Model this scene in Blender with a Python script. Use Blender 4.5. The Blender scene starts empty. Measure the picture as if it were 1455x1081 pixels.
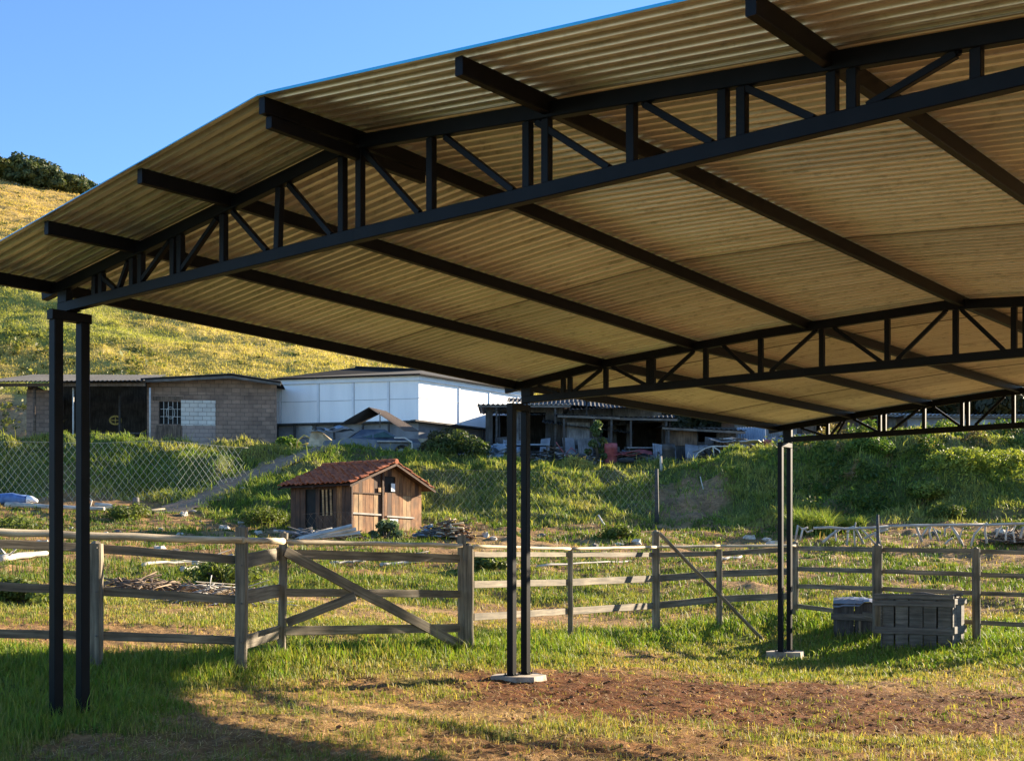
import bpy, math, random
import numpy as np
from mathutils import Vector, Matrix
random.seed(7); rng = np.random.default_rng(11)
sc = bpy.context.scene
C = sc.collection
EYE = 1.45; F = 1836.0; HZ = 793.5; CX = 727.5
PI = math.pi
def W(px, py, d): return Vector(((px-CX)/F*d, d, (HZ-py)/F*d+EYE))

# ------------------------------------------------------------------ noise
def _hash(ix, iy, s):
    h = (ix.astype(np.int64)*374761393 + iy.astype(np.int64)*668265263 + s*974711) & 0x7fffffff
    h = ((h ^ (h >> 13))*1274126177) & 0x7fffffff
    return ((h ^ (h >> 16)) & 0xffff)/65535.0
def vnoise(x, y, s=0):
    x = np.asarray(x, float); y = np.asarray(y, float)
    ix = np.floor(x); iy = np.floor(y); fx = x-ix; fy = y-iy
    fx = fx*fx*(3-2*fx); fy = fy*fy*(3-2*fy)
    a = _hash(ix, iy, s); b = _hash(ix+1, iy, s); c = _hash(ix, iy+1, s); d = _hash(ix+1, iy+1, s)
    return (a*(1-fx)+b*fx)*(1-fy)+(c*(1-fx)+d*fx)*fy
def fbm(x, y, s=0, o=4):
    x = np.asarray(x, float); y = np.asarray(y, float)
    t = 0; a = .5
    for i in range(o):
        t = t+a*vnoise(x, y, s+i*17); x = x*2.03+3.1; y = y*2.03+1.7; a *= .5
    return t/(1-.5**o)
def sstep(a, b, x):
    t = np.clip((np.asarray(x, float)-a)/(b-a), 0, 1); return t*t*(3-2*t)

# ------------------------------------------------------------------ terrain
ctl = [(-2,4,-1.42),(2,4,-1.5),(-4,7,-1.3),(4,7,-1.55),(0,8,-1.47),(-3.6,10.3,-1.27),(0,11.5,-1.45),(4,11,-1.57),(8,11,-1.6),
       (.14,14.87,-1.40),(4.24,20,-1.54),(9,16,-1.55),(-8,10,-.95),(-14,20,-.5),(14,18,-1.5),(-12,-5,-1.2),(12,-5,-1.6),(0,-8,-1.5),(2.3,16,-1.47),(-1.5,13,-1.42)]
def cp(px, py, d): ctl.append(((px-CX)/F*d, d, (HZ-py)/F*d))
for a in [(340,957,13.9),(135,948,13.2),(0,952,12.6),(403,927,14.9),(660,923,16.8),(810,912,19.4),(932,900,22),(1022,892,22.8),
          (1130,876,23.6),(1245,909,21.2),(1390,913,20.2),(1455,914,20.2),
          (0,764,38),(200,762,38),(500,760,40),(610,764,40),(750,765,40),(930,768,40),(1130,772,40),(1300,770,40),(1455,768,40),(1600,768,40)]: cp(*a)
#            px   d_base y_base  d_top y_top
bank = [(-500,50,708,54,618),(0,50,708,54,623),(90,50,706,54,625),(180,49.5,708,54,628),(240,48.5,716,54.5,632),(300,46,733,55,636),(360,44.5,745,55,638),(440,44,750,55,640),
        (530,45,745,55,648),(620,46.5,735,55,653),(700,46,738,55,656),(780,45,742,55,658),(860,45.5,742,56,661),(940,46,745,56,666),(1010,45.5,745,55.5,656),
        (1090,45,745,55,644),(1180,44.5,742,55,632),(1290,44.5,740,55,618),(1380,44.5,740,55,618),(1455,44.5,740,55,620),(1900,45,740,55,620)]
for b in bank: cp(b[0], b[2], b[1])
_bx = np.array([(b[0]-CX)/F*50 for b in bank])
_byb = np.array([b[1] for b in bank]); _bzb = np.array([(HZ-b[2])/F*b[1] for b in bank])
_byt = np.array([b[3] for b in bank]); _bzt = np.array([(HZ-b[4])/F*b[3] for b in bank])
_P = np.array(ctl)
def _tps_k(r2): return np.where(r2 > 1e-9, r2*np.log(r2+1e-12), 0)
_n = len(_P)
_K = _tps_k(((_P[:, None, :2]-_P[None, :, :2])**2).sum(-1)) + np.eye(_n)*.6
_Q = np.c_[np.ones(_n), _P[:, :2]]
_A = np.block([[_K, _Q], [_Q.T, np.zeros((3, 3))]])
_w = np.linalg.solve(_A, np.r_[_P[:, 2], 0, 0, 0])
def tps(x, y):
    out = np.zeros_like(x)
    for i in range(0, x.size, 20000):
        xx = x.flat[i:i+20000]; yy = y.flat[i:i+20000]
        k = _tps_k((xx[:, None]-_P[:, 0])**2+(yy[:, None]-_P[:, 1])**2)
        out.flat[i:i+20000] = k@_w[:_n]+_w[_n]+_w[_n+1]*xx+_w[_n+2]*yy
    return out
# path climbing the bank: centreline
_cen = [(236,730),(262,719),(292,706),(326,691),(360,676),(395,660),(425,648),(446,640),(470,634)]
L_ = [W(px, py, 46.4+(px-244)/202*8.2) for px, py in _cen]
def path_near(x, y):
    d = np.full(x.shape, 99.); z = np.zeros(x.shape)
    for a, b in zip(L_[:-1], L_[1:]):
        ab = (b-a).xy; t = np.clip(((x-a.x)*ab.x+(y-a.y)*ab.y)/max(ab.length_squared,1e-6), 0, 1)
        dd = np.hypot(x-(a.x+t*ab.x), y-(a.y+t*ab.y)); k = dd < d
        d = np.where(k, dd, d); z = np.where(k, a.z+t*(b.z-a.z), z)
    return d, z
def dist_path(x, y): return path_near(x, y)[0]
def hill_g(r): return np.interp(r, [-3,-1.2,-.6,-.42,-.33,-.25,-.1,0,.1,.25,.45,.9], [1.4,1.3,1.13,1.012,.945,.86,.70,.58,.46,.33,.22,.1])
def ground(x, y):
    x = np.atleast_1d(np.asarray(x, float)); y = np.atleast_1d(np.asarray(y, float))
    yc = np.clip(y, -12, 58); xc = np.clip(x, -32, 32)
    base = tps(xc, yc)
    u = x/np.maximum(y, 30)*50
    wob = (fbm(x*.25, y*.12, 5)-.5)*2.2
    yb = np.interp(u, _bx, _byb)+wob*.5; zb = np.interp(u, _bx, _bzb); yt = np.interp(u, _bx, _byt)+wob*.7; zt = np.interp(u, _bx, _bzt)
    s = np.clip((y-yb)/(yt-yb), 0, 1)
    s = s*.35+.65*s*s*(3-2*s)
    bk = zb+(zt-zb)*s+.03*np.clip(y-yt, 0, 30)
    bl = sstep(-1.5, 1.0, y-yb)
    z = base*(1-bl)+bk*bl
    # lumps
    amp = np.where(y < 24, .035, .17)
    z = z+(fbm(x*.8, y*.8, 1)-.5)*2*amp+(fbm(x*3, y*3, 2, 3)-.5)*np.where(y < 24, .05, .12)
    nf = sstep(24, 17, y)*sstep(3, 5, y)
    if nf.any():
        q = fbm(x*7, y*7, 141, 3); z = z+nf*((q-.5)*.055+.030*np.abs(fbm(x*16, y*16, 143, 2)-.5)*2-.012)
    z = z+bl*(1-sstep(58, 64, y))*((fbm(x*.75, y*1.0, 9)-.5)*1.25+(fbm(x*.3+4, y*.3, 19)-.5)*.5)
    z = z+.95*np.exp(-(((u-18.2)/2.3)**2+((y-48.3)/2.0)**2))+.5*np.exp(-(((u-14.2)/2.6)**2+((y-51.5)/2.2)**2))
    # hill
    r = x/np.maximum(y, 30)
    yy = np.minimum(y, 196)
    h = .5*np.clip(yy-70, 0, 12)+.402*np.clip(yy-82, 0, 200)
    h = h*hill_g(r) - .12*np.clip(y-200, 0, 400)*hill_g(r)
    hm = sstep(70, 90, y)
    h = h+hm*((fbm(x*.05, y*.05, 31)-.5)*3+(fbm(x*.22, y*.35, 33)-.5)*1.0)
    dp, zp = path_near(x, y)
    k = sstep(1.9, .55, dp)
    return (z+h+EYE)*(1-k)+(zp+.03*(fbm(x*4, y*4, 88)-.5))*k
def G(x, y): return float(ground(x, y)[0])
def gz(px, d):
    x = (px-CX)/F*d; return Vector((x, d, G(x, d)))
def hit(px, py, d0=8, d1=75, st=.1):
    ds = np.arange(d0, d1, st); xs = (px-CX)/F*ds
    zr = (HZ-py)/F*ds+EYE; gd = ground(xs, ds)
    k = np.where(zr <= gd)[0]
    i = int(k[0]) if len(k) else len(ds)-1
    return Vector((xs[i], ds[i], gd[i]))

# ------------------------------------------------------------------ object helpers
def tag(o, label=None, cat=None, group=None, kind=None):
    if label: o['label'] = label
    if cat: o['category'] = cat
    if group: o['group'] = group
    if kind: o['kind'] = kind
    return o
def thing(name, label, cat, loc=(0,0,0), group=None, rz=0):
    o = bpy.data.objects.new(name, None); C.objects.link(o)
    o.location = loc; o.rotation_euler = (0,0,rz); o.empty_display_size = .2
    return tag(o, label, cat, group)
def root_loc(p):
    while p.parent: p = p.parent
    return p.location
class MB:
    def __init__(s): s.v = []; s.f = []; s.uv = []; s.m = []; s.sm = []
    def face(s, idx, uv=None, m=0, sm=False):
        s.f.append(tuple(idx)); s.uv.append(uv or [(0,0)]*len(idx)); s.m.append(m); s.sm.append(sm)
    def poly(s, pts, uv=None, m=0):
        n = len(s.v); s.v += [Vector(p) for p in pts]; 
        if uv is None:
            o = Vector(pts[0]); e = (Vector(pts[1])-o); e = e.normalized() if e.length > 1e-6 else Vector((1,0,0))
            nn = e.cross(Vector(pts[2])-o); q = nn.cross(e); q = q.normalized() if q.length > 1e-9 else Vector((0,0,1))
            uv = [((Vector(p)-o).dot(e), (Vector(p)-o).dot(q)) for p in pts]
        s.face(range(n, n+len(pts)), uv, m)
    def box(s, o, a, b, c, m=0, bev=0):
        """box from corner o with edge vectors a,b,c"""
        o = Vector(o); a = Vector(a); b = Vector(b); c = Vector(c)
        if a.cross(b).dot(c) < 0: a, b = b, a
        la, lb, lc = a.length, b.length, c.length
        P = [o, o+a, o+a+b, o+b, o+c, o+a+c, o+a+b+c, o+b+c]
        n = len(s.v); s.v += P
        def L(i, j): return None
        ru = random.random()*20
        def fc(ix, u, v): s.face([n+i for i in ix], [(ru, ru), (ru+u, ru), (ru+u, ru+v), (ru, ru+v)], m)
        fc((3,2,1,0), la, lb); fc((4,5,6,7), la, lb)
        fc((0,1,5,4), la, lc); fc((1,2,6,5), lb, lc); fc((2,3,7,6), la, lc); fc((3,0,4,7), lb, lc)
    def bar(s, p0, p1, w, h, up=(0,0,1), m=0, seg=1, jit=0, ch=0.0, taper=1.0):
        """rectangular bar along p0-p1, w sideways, h along up; uv u=length v=around"""
        p0 = Vector(p0); p1 = Vector(p1); d = p1-p0; L = d.length
        if L < 1e-6: return
        d.normalize(); up = Vector(up)
        if abs(d.dot(up)) > .98: up = Vector((1,0,0)) if abs(d.x) < .9 else Vector((0,1,0))
        sd = d.cross(up).normalized(); up = sd.cross(d).normalized()
        ru = random.random()*50; rv = random.random()*50
        if ch > 0:
            pr = [(-w/2+ch,-h/2),(w/2-ch,-h/2),(w/2,-h/2+ch),(w/2,h/2-ch),(w/2-ch,h/2),(-w/2+ch,h/2),(-w/2,h/2-ch),(-w/2,-h/2+ch)]
        else: pr = [(-w/2,-h/2),(w/2,-h/2),(w/2,h/2),(-w/2,h/2)]
        k = len(pr); n = len(s.v); per = [0]
        for i in range(k): per.append(per[-1]+math.dist(pr[i], pr[(i+1) % k]))
        for i in range(seg+1):
            t = i/seg; tp = 1+(taper-1)*t
            o = p0+d*(L*t)
            j1 = random.uniform(-jit, jit); j2 = random.uniform(-jit, jit); jw = 1+random.uniform(-jit, jit)*3
            for a, b in pr:
                s.v.append(o+sd*(a*tp*jw+j1)+up*(b*tp*jw+j2))
        for i in range(seg):
            for j in range(k):
                a = n+i*k+j; b = n+i*k+(j+1) % k
                u0 = ru+L*i/seg; u1 = ru+L*(i+1)/seg
                s.face((a, b, b+k, a+k), [(u0, rv+per[j]), (u0, rv+per[j+1]), (u1, rv+per[j+1]), (u1, rv+per[j])], m)
        s.face([n+j for j in range(k)][::-1], [(ru+pr[j][0], rv+pr[j][1]) for j in range(k)][::-1], m)
        s.face([n+seg*k+j for j in range(k)], [(ru+pr[j][0], rv+pr[j][1]) for j in range(k)], m)
    def tube(s, pts, rad, n=6, m=0, sm=True):
        pts = [Vector(p) for p in pts]
        if not hasattr(rad, '__len__'): rad = [rad]*len(pts)
        b = len(s.v); ln = random.random()*30; rv = random.random()*10; us = [ln]
        for i in range(1, len(pts)): us.append(us[-1]+(pts[i]-pts[i-1]).length)
        pu = None
        for i, p in enumerate(pts):
            d = (pts[min(i+1, len(pts)-1)]-pts[max(i-1, 0)])
            d = d.normalized() if d.length > 1e-9 else Vector((0,0,1))
            if pu is None:
                pu = Vector((0,0,1)) if abs(d.z) < .9 else Vector((1,0,0))
            x = d.cross(pu); x = x.normalized() if x.length > 1e-6 else d.orthogonal().normalized()
            pu = x.cross(d).normalized()
            for k in range(n):
                a = 2*PI*k/n
                s.v.append(p+(x*math.cos(a)+pu*math.sin(a))*rad[i])
        for i in range(len(pts)-1):
            for k in range(n):
                a = b+i*n+k; c = b+i*n+(k+1) % n
                v0 = rv+k/n*6.28*rad[i]; v1 = rv+(k+1)/n*6.28*rad[i]
                s.face((a, c, c+n, a+n), [(us[i], v0), (us[i], v1), (us[i+1], v1), (us[i+1], v0)], m, sm)
        if n > 2:
            s.face([b+k for k in range(n)][::-1], None, m); s.face([b+(len(pts)-1)*n+k for k in range(n)], None, m)
    def blob(s, c, r, m=0, seg=7, jit=.25, flat=1):
        """uneven stone-like lump"""
        c = Vector(c); n = len(s.v); rings = max(3, seg-2)
        if not hasattr(r, '__len__'): r = (r, r, r*flat)
        s.v.append(c-Vector((0,0,r[2])))
        for i in range(1, rings):
            ph = PI*i/rings
            for k in range(seg):
                a = 2*PI*k/seg+i*.3; q = 1+random.uniform(-jit, jit)
                s.v.append(c+Vector((math.sin(ph)*math.cos(a)*r[0]*q, math.sin(ph)*math.sin(a)*r[1]*q, -math.cos(ph)*r[2]*q)))
        s.v.append(c+Vector((0,0,r[2]*(1+random.uniform(-jit, jit)))))
        t = len(s.v)-1
        for k in range(seg):
            s.face((n, n+1+(k+1) % seg, n+1+k), None, m, False)
            for i in range(rings-2):
                a = n+1+i*seg+k; b = n+1+i*seg+(k+1) % seg
                s.face((a, b, b+seg, a+seg), None, m, False)
            a = n+1+(rings-2)*seg
            s.face((a+k, a+(k+1) % seg, t), None, m, False)
    def build(s, name, mats, parent=None, loc=None):
        if not isinstance(mats, (list, tuple)): mats = [mats]
        o0 = root_loc(parent) if parent else Vector(loc or (0,0,0))
        me = bpy.data.meshes.new(name)
        me.from_pydata([tuple(v-o0) for v in s.v], [], s.f)
        uvl = me.uv_layers.new(name='UVMap')
        flat = [c for u in s.uv for q in u for c in q]
        uvl.data.foreach_set('uv', flat)
        me.polygons.foreach_set('material_index', s.m); me.polygons.foreach_set('use_smooth', s.sm)
        for m in mats: me.materials.append(m)
        me.update()
        o = bpy.data.objects.new(name, me); C.objects.link(o)
        if parent: o.parent = parent
        else: o.location = o0
        return o
def npmesh(name, V, quads=None, tris=None, mats=(), col=None, smooth=False, loc=(0,0,0), parent=None):
    me = bpy.data.meshes.new(name)
    V = np.asarray(V, np.float32)-np.asarray(loc, np.float32)
    nq = 0 if quads is None else len(quads); nt = 0 if tris is None else len(tris)
    me.vertices.add(len(V)); me.vertices.foreach_set('co', V.ravel())
    me.loops.add(nq*4+nt*3)
    li = []; ls = []
    if nq: li.append(np.asarray(quads, np.int32).ravel()); ls.append(np.arange(nq)*4)
    if nt: li.append(np.asarray(tris, np.int32).ravel()); ls.append(nq*4+np.arange(nt)*3)
    me.loops.foreach_set('vertex_index', np.concatenate(li))
    me.polygons.add(nq+nt); me.polygons.foreach_set('loop_start', np.concatenate(ls).astype(np.int32))
    if smooth: me.polygons.foreach_set('use_smooth', np.ones(nq+nt, bool))
    if col is not None:
        a = me.color_attributes.new('col', 'FLOAT_COLOR', 'POINT')
        cc = np.ones((len(V), 4), np.float32); cc[:, :3] = col; a.data.foreach_set('color', cc.ravel())
    me.update(calc_edges=True); me.validate()
    for m in mats: me.materials.append(m)
    o = bpy.data.objects.new(name, me); C.objects.link(o)
    if parent: o.parent = parent
    else: o.location = loc
    return o
def dup(root, loc, rz=0, scale=None, label=None, group=None):
    r = root.copy(); C.objects.link(r); r.location = loc; r.rotation_euler = (0,0,rz)
    if scale is not None: r.scale = scale if hasattr(scale, '__len__') else (scale,)*3
    if label: r['label'] = label
    if group: r['group'] = group
    for ch in list(root.children):
        c = ch.copy(); C.objects.link(c); c.parent = r
        for g in ch.children:
            d = g.copy(); C.objects.link(d); d.parent = c
    return r

# ------------------------------------------------------------------ materials
def newmat(name):
    m = bpy.data.materials.new(name); m.use_nodes = True
    nt = m.node_tree; b = nt.nodes['Principled BSDF']; return m, nt, b
def N(nt, t, **k):
    n = nt.nodes.new(t)
    for a, v in k.items():
        if a in n.inputs.keys(): n.inputs[a].default_value = v
        else: setattr(n, a, v)
    return n
def ramp(nt, stops):
    r = nt.nodes.new('ShaderNodeValToRGB'); e = r.color_ramp.elements
    while len(e) < len(stops): e.new(.5)
    for i, (p, c) in enumerate(stops): e[i].position = p; e[i].color = (*c, 1)
    return r
def mapped(nt, scale, src='UV'):
    tc = N(nt, 'ShaderNodeTexCoord'); mp = N(nt, 'ShaderNodeMapping'); mp.inputs['Scale'].default_value = scale
    nt.links.new(tc.outputs[src], mp.inputs[0]); return mp.outputs[0]
def mixc(nt, fac, a, b, mode='MIX'):
    m = N(nt, 'ShaderNodeMix', data_type='RGBA', blend_type=mode)
    for i, v in ((0, fac), (6, a), (7, b)):
        if hasattr(v, 'is_linked') or hasattr(v, 'links'): nt.links.new(v, m.inputs[i])
        else: m.inputs[i].default_value = v if i == 0 else (*v, 1)
    return m.outputs[2]
def bump(nt, b, h, st=.3, dist=.02):
    n = N(nt, 'ShaderNodeBump'); n.inputs['Strength'].default_value = st; n.inputs['Distance'].default_value = dist
    nt.links.new(h, n.inputs['Height']); nt.links.new(n.outputs[0], b.inputs['Normal'])
def wood(name, dark, mid, light, sc_=(1.5, 28, 1), rough=.8, src='UV'):
    m, nt, b = newmat(name)
    co = mapped(nt, sc_, src)
    n1 = N(nt, 'ShaderNodeTexNoise', Scale=1.0, Detail=8, Roughness=.65); nt.links.new(co, n1.inputs[0])
    r = ramp(nt, [(.3, dark), (.5, mid), (.72, light)]); nt.links.new(n1.outputs[0], r.inputs[0])
    n2 = N(nt, 'ShaderNodeTexNoise', Scale=2.2, Detail=5); nt.links.new(mapped(nt, (1,1,1), src), n2.inputs[0])
    r2 = ramp(nt, [(.3, (.45,.45,.45)), (.65, (1.1,1.08,1.05))]); nt.links.new(n2.outputs[0], r2.inputs[0])
    nt.links.new(mixc(nt, 1, r.outputs[0], r2.outputs[0], 'MULTIPLY'), b.inputs['Base Color'])
    b.inputs['Roughness'].default_value = rough
    bump(nt, b, n1.outputs[0], .5, .006); return m
def mottled(name, c1, c2, scale=3, rough=.8, metal=0, bmp=.2, src='Object', c3=None, detail=6, stretch=(1,1,1)):
    m, nt, b = newmat(name)
    n1 = N(nt, 'ShaderNodeTexNoise', Scale=scale, Detail=detail, Roughness=.62); nt.links.new(mapped(nt, stretch, src), n1.inputs[0])
    st = [(.32, c1), (.66, c2)]
    if c3: st.append((.8, c3))
    r = ramp(nt, st); nt.links.new(n1.outputs[0], r.inputs[0]); nt.links.new(r.outputs[0], b.inputs['Base Color'])
    b.inputs['Roughness'].default_value = rough; b.inputs['Metallic'].default_value = metal
    if bmp: bump(nt, b, n1.outputs[0], bmp, .02)
    return m
def brickmat(name, c1, c2, mort, bw=.4, bh=.2, ms=.012, rough=.9, dirt=.5):
    m, nt, b = newmat(name)
    t = N(nt, 'ShaderNodeTexBrick'); nt.links.new(mapped(nt, (1,1,1)), t.inputs[0])
    t.inputs['Scale'].default_value = 1; t.inputs['Brick Width'].default_value = bw; t.inputs['Row Height'].default_value = bh
    t.inputs['Mortar Size'].default_value = ms; t.inputs['Color1'].default_value = (*c1,1); t.inputs['Color2'].default_value = (*c2,1); t.inputs['Mortar'].default_value = (*mort,1)
    n = N(nt, 'ShaderNodeTexNoise', Scale=.9, Detail=8, Roughness=.7); nt.links.new(mapped(nt, (1,1,1)), n.inputs[0])
    r = ramp(nt, [(.3, (1-dirt,)*3), (.7, (1.1,1.08,1.04))]); nt.links.new(n.outputs[0], r.inputs[0])
    nt.links.new(mixc(nt, 1, t.outputs[0], r.outputs[0], 'MULTIPLY'), b.inputs['Base Color']); b.inputs['Roughness'].default_value = rough
    inv = N(nt, 'ShaderNodeMath', operation='SUBTRACT'); inv.inputs[0].default_value = 1; nt.links.new(t.outputs[1], inv.inputs[1])
    bump(nt, b, inv.outputs[0], .6, .015); return m
def foliage(name, trans=.35, rough=.6):
    m, nt, b = newmat(name)
    a = N(nt, 'ShaderNodeAttribute', attribute_name='col')
    nt.links.new(a.outputs[0], b.inputs['Base Color']); b.inputs['Roughness'].default_value = rough
    b.inputs['Specular IOR Level'].default_value = .25
    tr = N(nt, 'ShaderNodeBsdfTranslucent'); mx = N(nt, 'ShaderNodeMixShader'); mx.inputs[0].default_value = trans
    tc = mixc(nt, 1, a.outputs[0], (1.3,1.35,.6), 'MULTIPLY'); nt.links.new(tc, tr.inputs[0])
    nt.links.new(b.outputs[0], mx.inputs[1]); nt.links.new(tr.outputs[0], mx.inputs[2])
    nt.links.new(mx.outputs[0], nt.nodes['Material Output'].inputs[0]); return m
M = {}
M['steel'] = mottled('black painted steel', (.002,.0022,.003), (.005,.0053,.007), 5, .5, 0, .05)
M['steel'].node_tree.nodes['Principled BSDF'].inputs['Specular IOR Level'].default_value = .14
M['fence'] = wood('weathered fence wood', (.065,.052,.036), (.19,.158,.112), (.36,.305,.22))
M['fence_pale'] = wood('pale pole wood', (.34,.26,.16), (.60,.49,.33), (.78,.67,.48))  # pale wood, lightened further to carry the sunlight on the top poles
M['oldwood'] = wood('old grey wood', (.05,.047,.042), (.13,.12,.11), (.24,.225,.20))
M['crate'] = wood('crate wood', (.05,.047,.042), (.13,.122,.11), (.26,.245,.22), (2, 22, 1))
M['white_wood'] = wood('bleached wood', (.28,.25,.21), (.48,.45,.40), (.66,.63,.58))
M['hut'] = wood('hut plank', (.065,.024,.008), (.26,.112,.038), (.48,.25,.10), (30, 1.6, 1))
M['hut_dark'] = wood('hut dark plank', (.035,.015,.008), (.085,.038,.018), (.17,.08,.04), (30, 1.6, 1))
M['hut_pale'] = wood('hut pale plank', (.19,.09,.036), (.44,.26,.115), (.62,.42,.23), (30, 1.6, 1))
M['black'] = mottled('dark interior', (.008,.008,.008), (.02,.018,.016), 4, .9, 0, 0)
M['concrete'] = mottled('concrete', (.20,.165,.125), (.44,.39,.33), 4, .95, 0, .5)
M['greywall'] = mottled('grey render wall', (.16,.165,.18), (.30,.31,.33), 1.3, .9, 0, .2)
M['darkboard'] = wood('dark boards', (.022,.021,.022), (.062,.06,.06), (.13,.125,.122), (20, 1.5, 1))
M['greyboard'] = wood('grey boards', (.09,.094,.105), (.19,.198,.215), (.32,.33,.35), (20, 1.5, 1))
M['brownboard'] = wood('brown boards', (.06,.04,.028), (.15,.105,.075), (.26,.19,.14), (14, 1.5, 1))
M['brick'] = brickmat('grey brown block', (.36,.25,.19), (.26,.18,.14), (.16,.12,.10))
M['whiteblock'] = brickmat('white painted block', (.72,.70,.66), (.60,.57,.53), (.30,.27,.24), dirt=.3)
M['pinkblock'] = brickmat('pale pink block', (.42,.33,.29), (.36,.28,.25), (.25,.2,.18), dirt=.35)
M['white'] = mottled('white panel', (.82,.83,.84), (.93,.93,.93), 1.0, .55, 0, .03, stretch=(2.2,2.2,.35))
M['white_trim'] = mottled('white trim', (.66,.68,.72), (.80,.81,.83), 1.5, .5, 0, 0)
M['seam'] = mottled('panel seam', (.36,.37,.39), (.55,.56,.58), 2, .7, 0, 0)
M['roofdark'] = mottled('dark roofing', (.003,.003,.0035), (.010,.010,.012), 1.5, 1.0, 0, .2, stretch=(1,1,1))
M['roofgrey'] = mottled('grey fibre roof', (.018,.019,.021), (.05,.052,.057), 1.2, .95, 0, .2)
M['tin'] = mottled('tin sheet', (.14,.15,.165), (.34,.35,.37), 1.5, .45, .5, .15)
M['tinblue'] = mottled('blue grey tin', (.13,.18,.25), (.26,.33,.41), 1.5, .5, .2, .1)
M['bluecloth'] = mottled('blue bundle cloth', (.05,.11,.28), (.13,.24,.48), 5, .8, 0, .4)
M['redpaint'] = mottled('faded red paint', (.18,.03,.035), (.36,.09,.09), 4, .6, 0, .1)
M['carblue'] = mottled('dull blue car paint', (.03,.045,.08), (.09,.12,.17), 2, .3, .2, .05, c3=(.22,.12,.07))
M['glass'] = mottled('dark teal glass', (.02,.05,.055), (.05,.10,.10), 2, .12, 0, 0)
M['pipe'] = mottled('white pipe', (.42,.40,.37), (.62,.60,.56), 5, .6, 0, 0)
M['stone'] = mottled('field stone', (.28,.24,.19), (.60,.55,.47), 9, .9, 0, .3)
M['clod'] = mottled('soil clod', (.14,.065,.03), (.27,.14,.07), 9, .95, 0, .3)
M['rubber'] = mottled('tyre rubber', (.012,.012,.012), (.03,.03,.03), 5, .85, 0, .1)
M['yellow'] = mottled('yellowish pipe', (.35,.27,.06), (.55,.44,.14), 5, .6, 0, 0)
M['paper'] = mottled('paper notice', (.66,.66,.64), (.8,.8,.78), 3, .8, 0, 0)
M['brush'] = wood('dry brush stems', (.08,.05,.03), (.19,.13,.08), (.34,.25,.16))
M['leaf'] = foliage('grass and leaf')
M['tree_leaf'] = foliage('tree leaf', .2)
M['shaded_leaf'] = foliage('shaded tree leaf', .04)
M['bark'] = wood('bark', (.04,.03,.022), (.09,.07,.05), (.16,.13,.10), (2, 12, 1))
# corrugated roof: two painted sides
def mk_roof():
    m, nt, b = newmat('corrugated zinc underside')
    n1 = N(nt, 'ShaderNodeTexNoise', Scale=1, Detail=3, Roughness=.5); nt.links.new(mapped(nt, (.16, 16, 1)), n1.inputs[0])
    r = ramp(nt, [(.30, (.74,.66,.56)), (.48, (.88,.81,.71)), (.68, (.96,.90,.82))]); nt.links.new(n1.outputs[0], r.inputs[0])
    n2 = N(nt, 'ShaderNodeTexNoise', Scale=14, Detail=5, Roughness=.7); nt.links.new(mapped(nt, (.35, 1.6, 1)), n2.inputs[0])
    r2 = ramp(nt, [(.33, (.62,.60,.56)), (.47, (1,1,1))]); nt.links.new(n2.outputs[0], r2.inputs[0])
    sp = N(nt, 'ShaderNodeSeparateXYZ'); nt.links.new(mapped(nt, (1,1,1)), sp.inputs[0])
    dv = N(nt, 'ShaderNodeMath', operation='DIVIDE'); nt.links.new(sp.outputs[1], dv.inputs[0]); dv.inputs[1].default_value = .875
    fl = N(nt, 'ShaderNodeMath', operation='FLOOR'); nt.links.new(dv.outputs[0], fl.inputs[0])
    wn = N(nt, 'ShaderNodeTexWhiteNoise', noise_dimensions='1D'); nt.links.new(fl.outputs[0], wn.inputs['W'])
    r3 = ramp(nt, [(0, (.80,.79,.78)), (1, (1.04,1.03,1.0))]); nt.links.new(wn.outputs[0], r3.inputs[0])
    fr = N(nt, 'ShaderNodeMath', operation='FRACT'); nt.links.new(dv.outputs[0], fr.inputs[0])
    r4 = ramp(nt, [(.0, (.35,.33,.3)), (.012, (.35,.33,.3)), (.02, (1,1,1))]); nt.links.new(fr.outputs[0], r4.inputs[0])
    c_ = mixc(nt, .75, r.outputs[0], r2.outputs[0], 'MULTIPLY'); c_ = mixc(nt, 1, c_, r3.outputs[0], 'MULTIPLY'); c_ = mixc(nt, 1, c_, r4.outputs[0], 'MULTIPLY')
    nt.links.new(c_, b.inputs['Base Color'])
    b.inputs['Metallic'].default_value = .5; b.inputs['Roughness'].default_value = .3
    return m
M['zinc'] = mk_roof()
M['bluetop'] = mottled('blue painted sheet', (.03,.36,.62), (.05,.46,.74), 3, .35, 0, 0)
def mk_tile():
    m, nt, b = newmat('clay tile')
    n1 = N(nt, 'ShaderNodeTexNoise', Scale=7, Detail=6, Roughness=.7); nt.links.new(mapped(nt, (1,1,1), 'Object'), n1.inputs[0])
    r = ramp(nt, [(.30, (.06,.022,.014)), (.44, (.26,.062,.02)), (.60, (.42,.115,.04)), (.76, (.56,.25,.12))]); nt.links.new(n1.outputs[0], r.inputs[0])
    nt.links.new(r.outputs[0], b.inputs['Base Color']); b.inputs['Roughness'].default_value = .85; bump(nt, b, n1.outputs[0], .3, .02); return m
M['tile'] = mk_tile()
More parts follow.
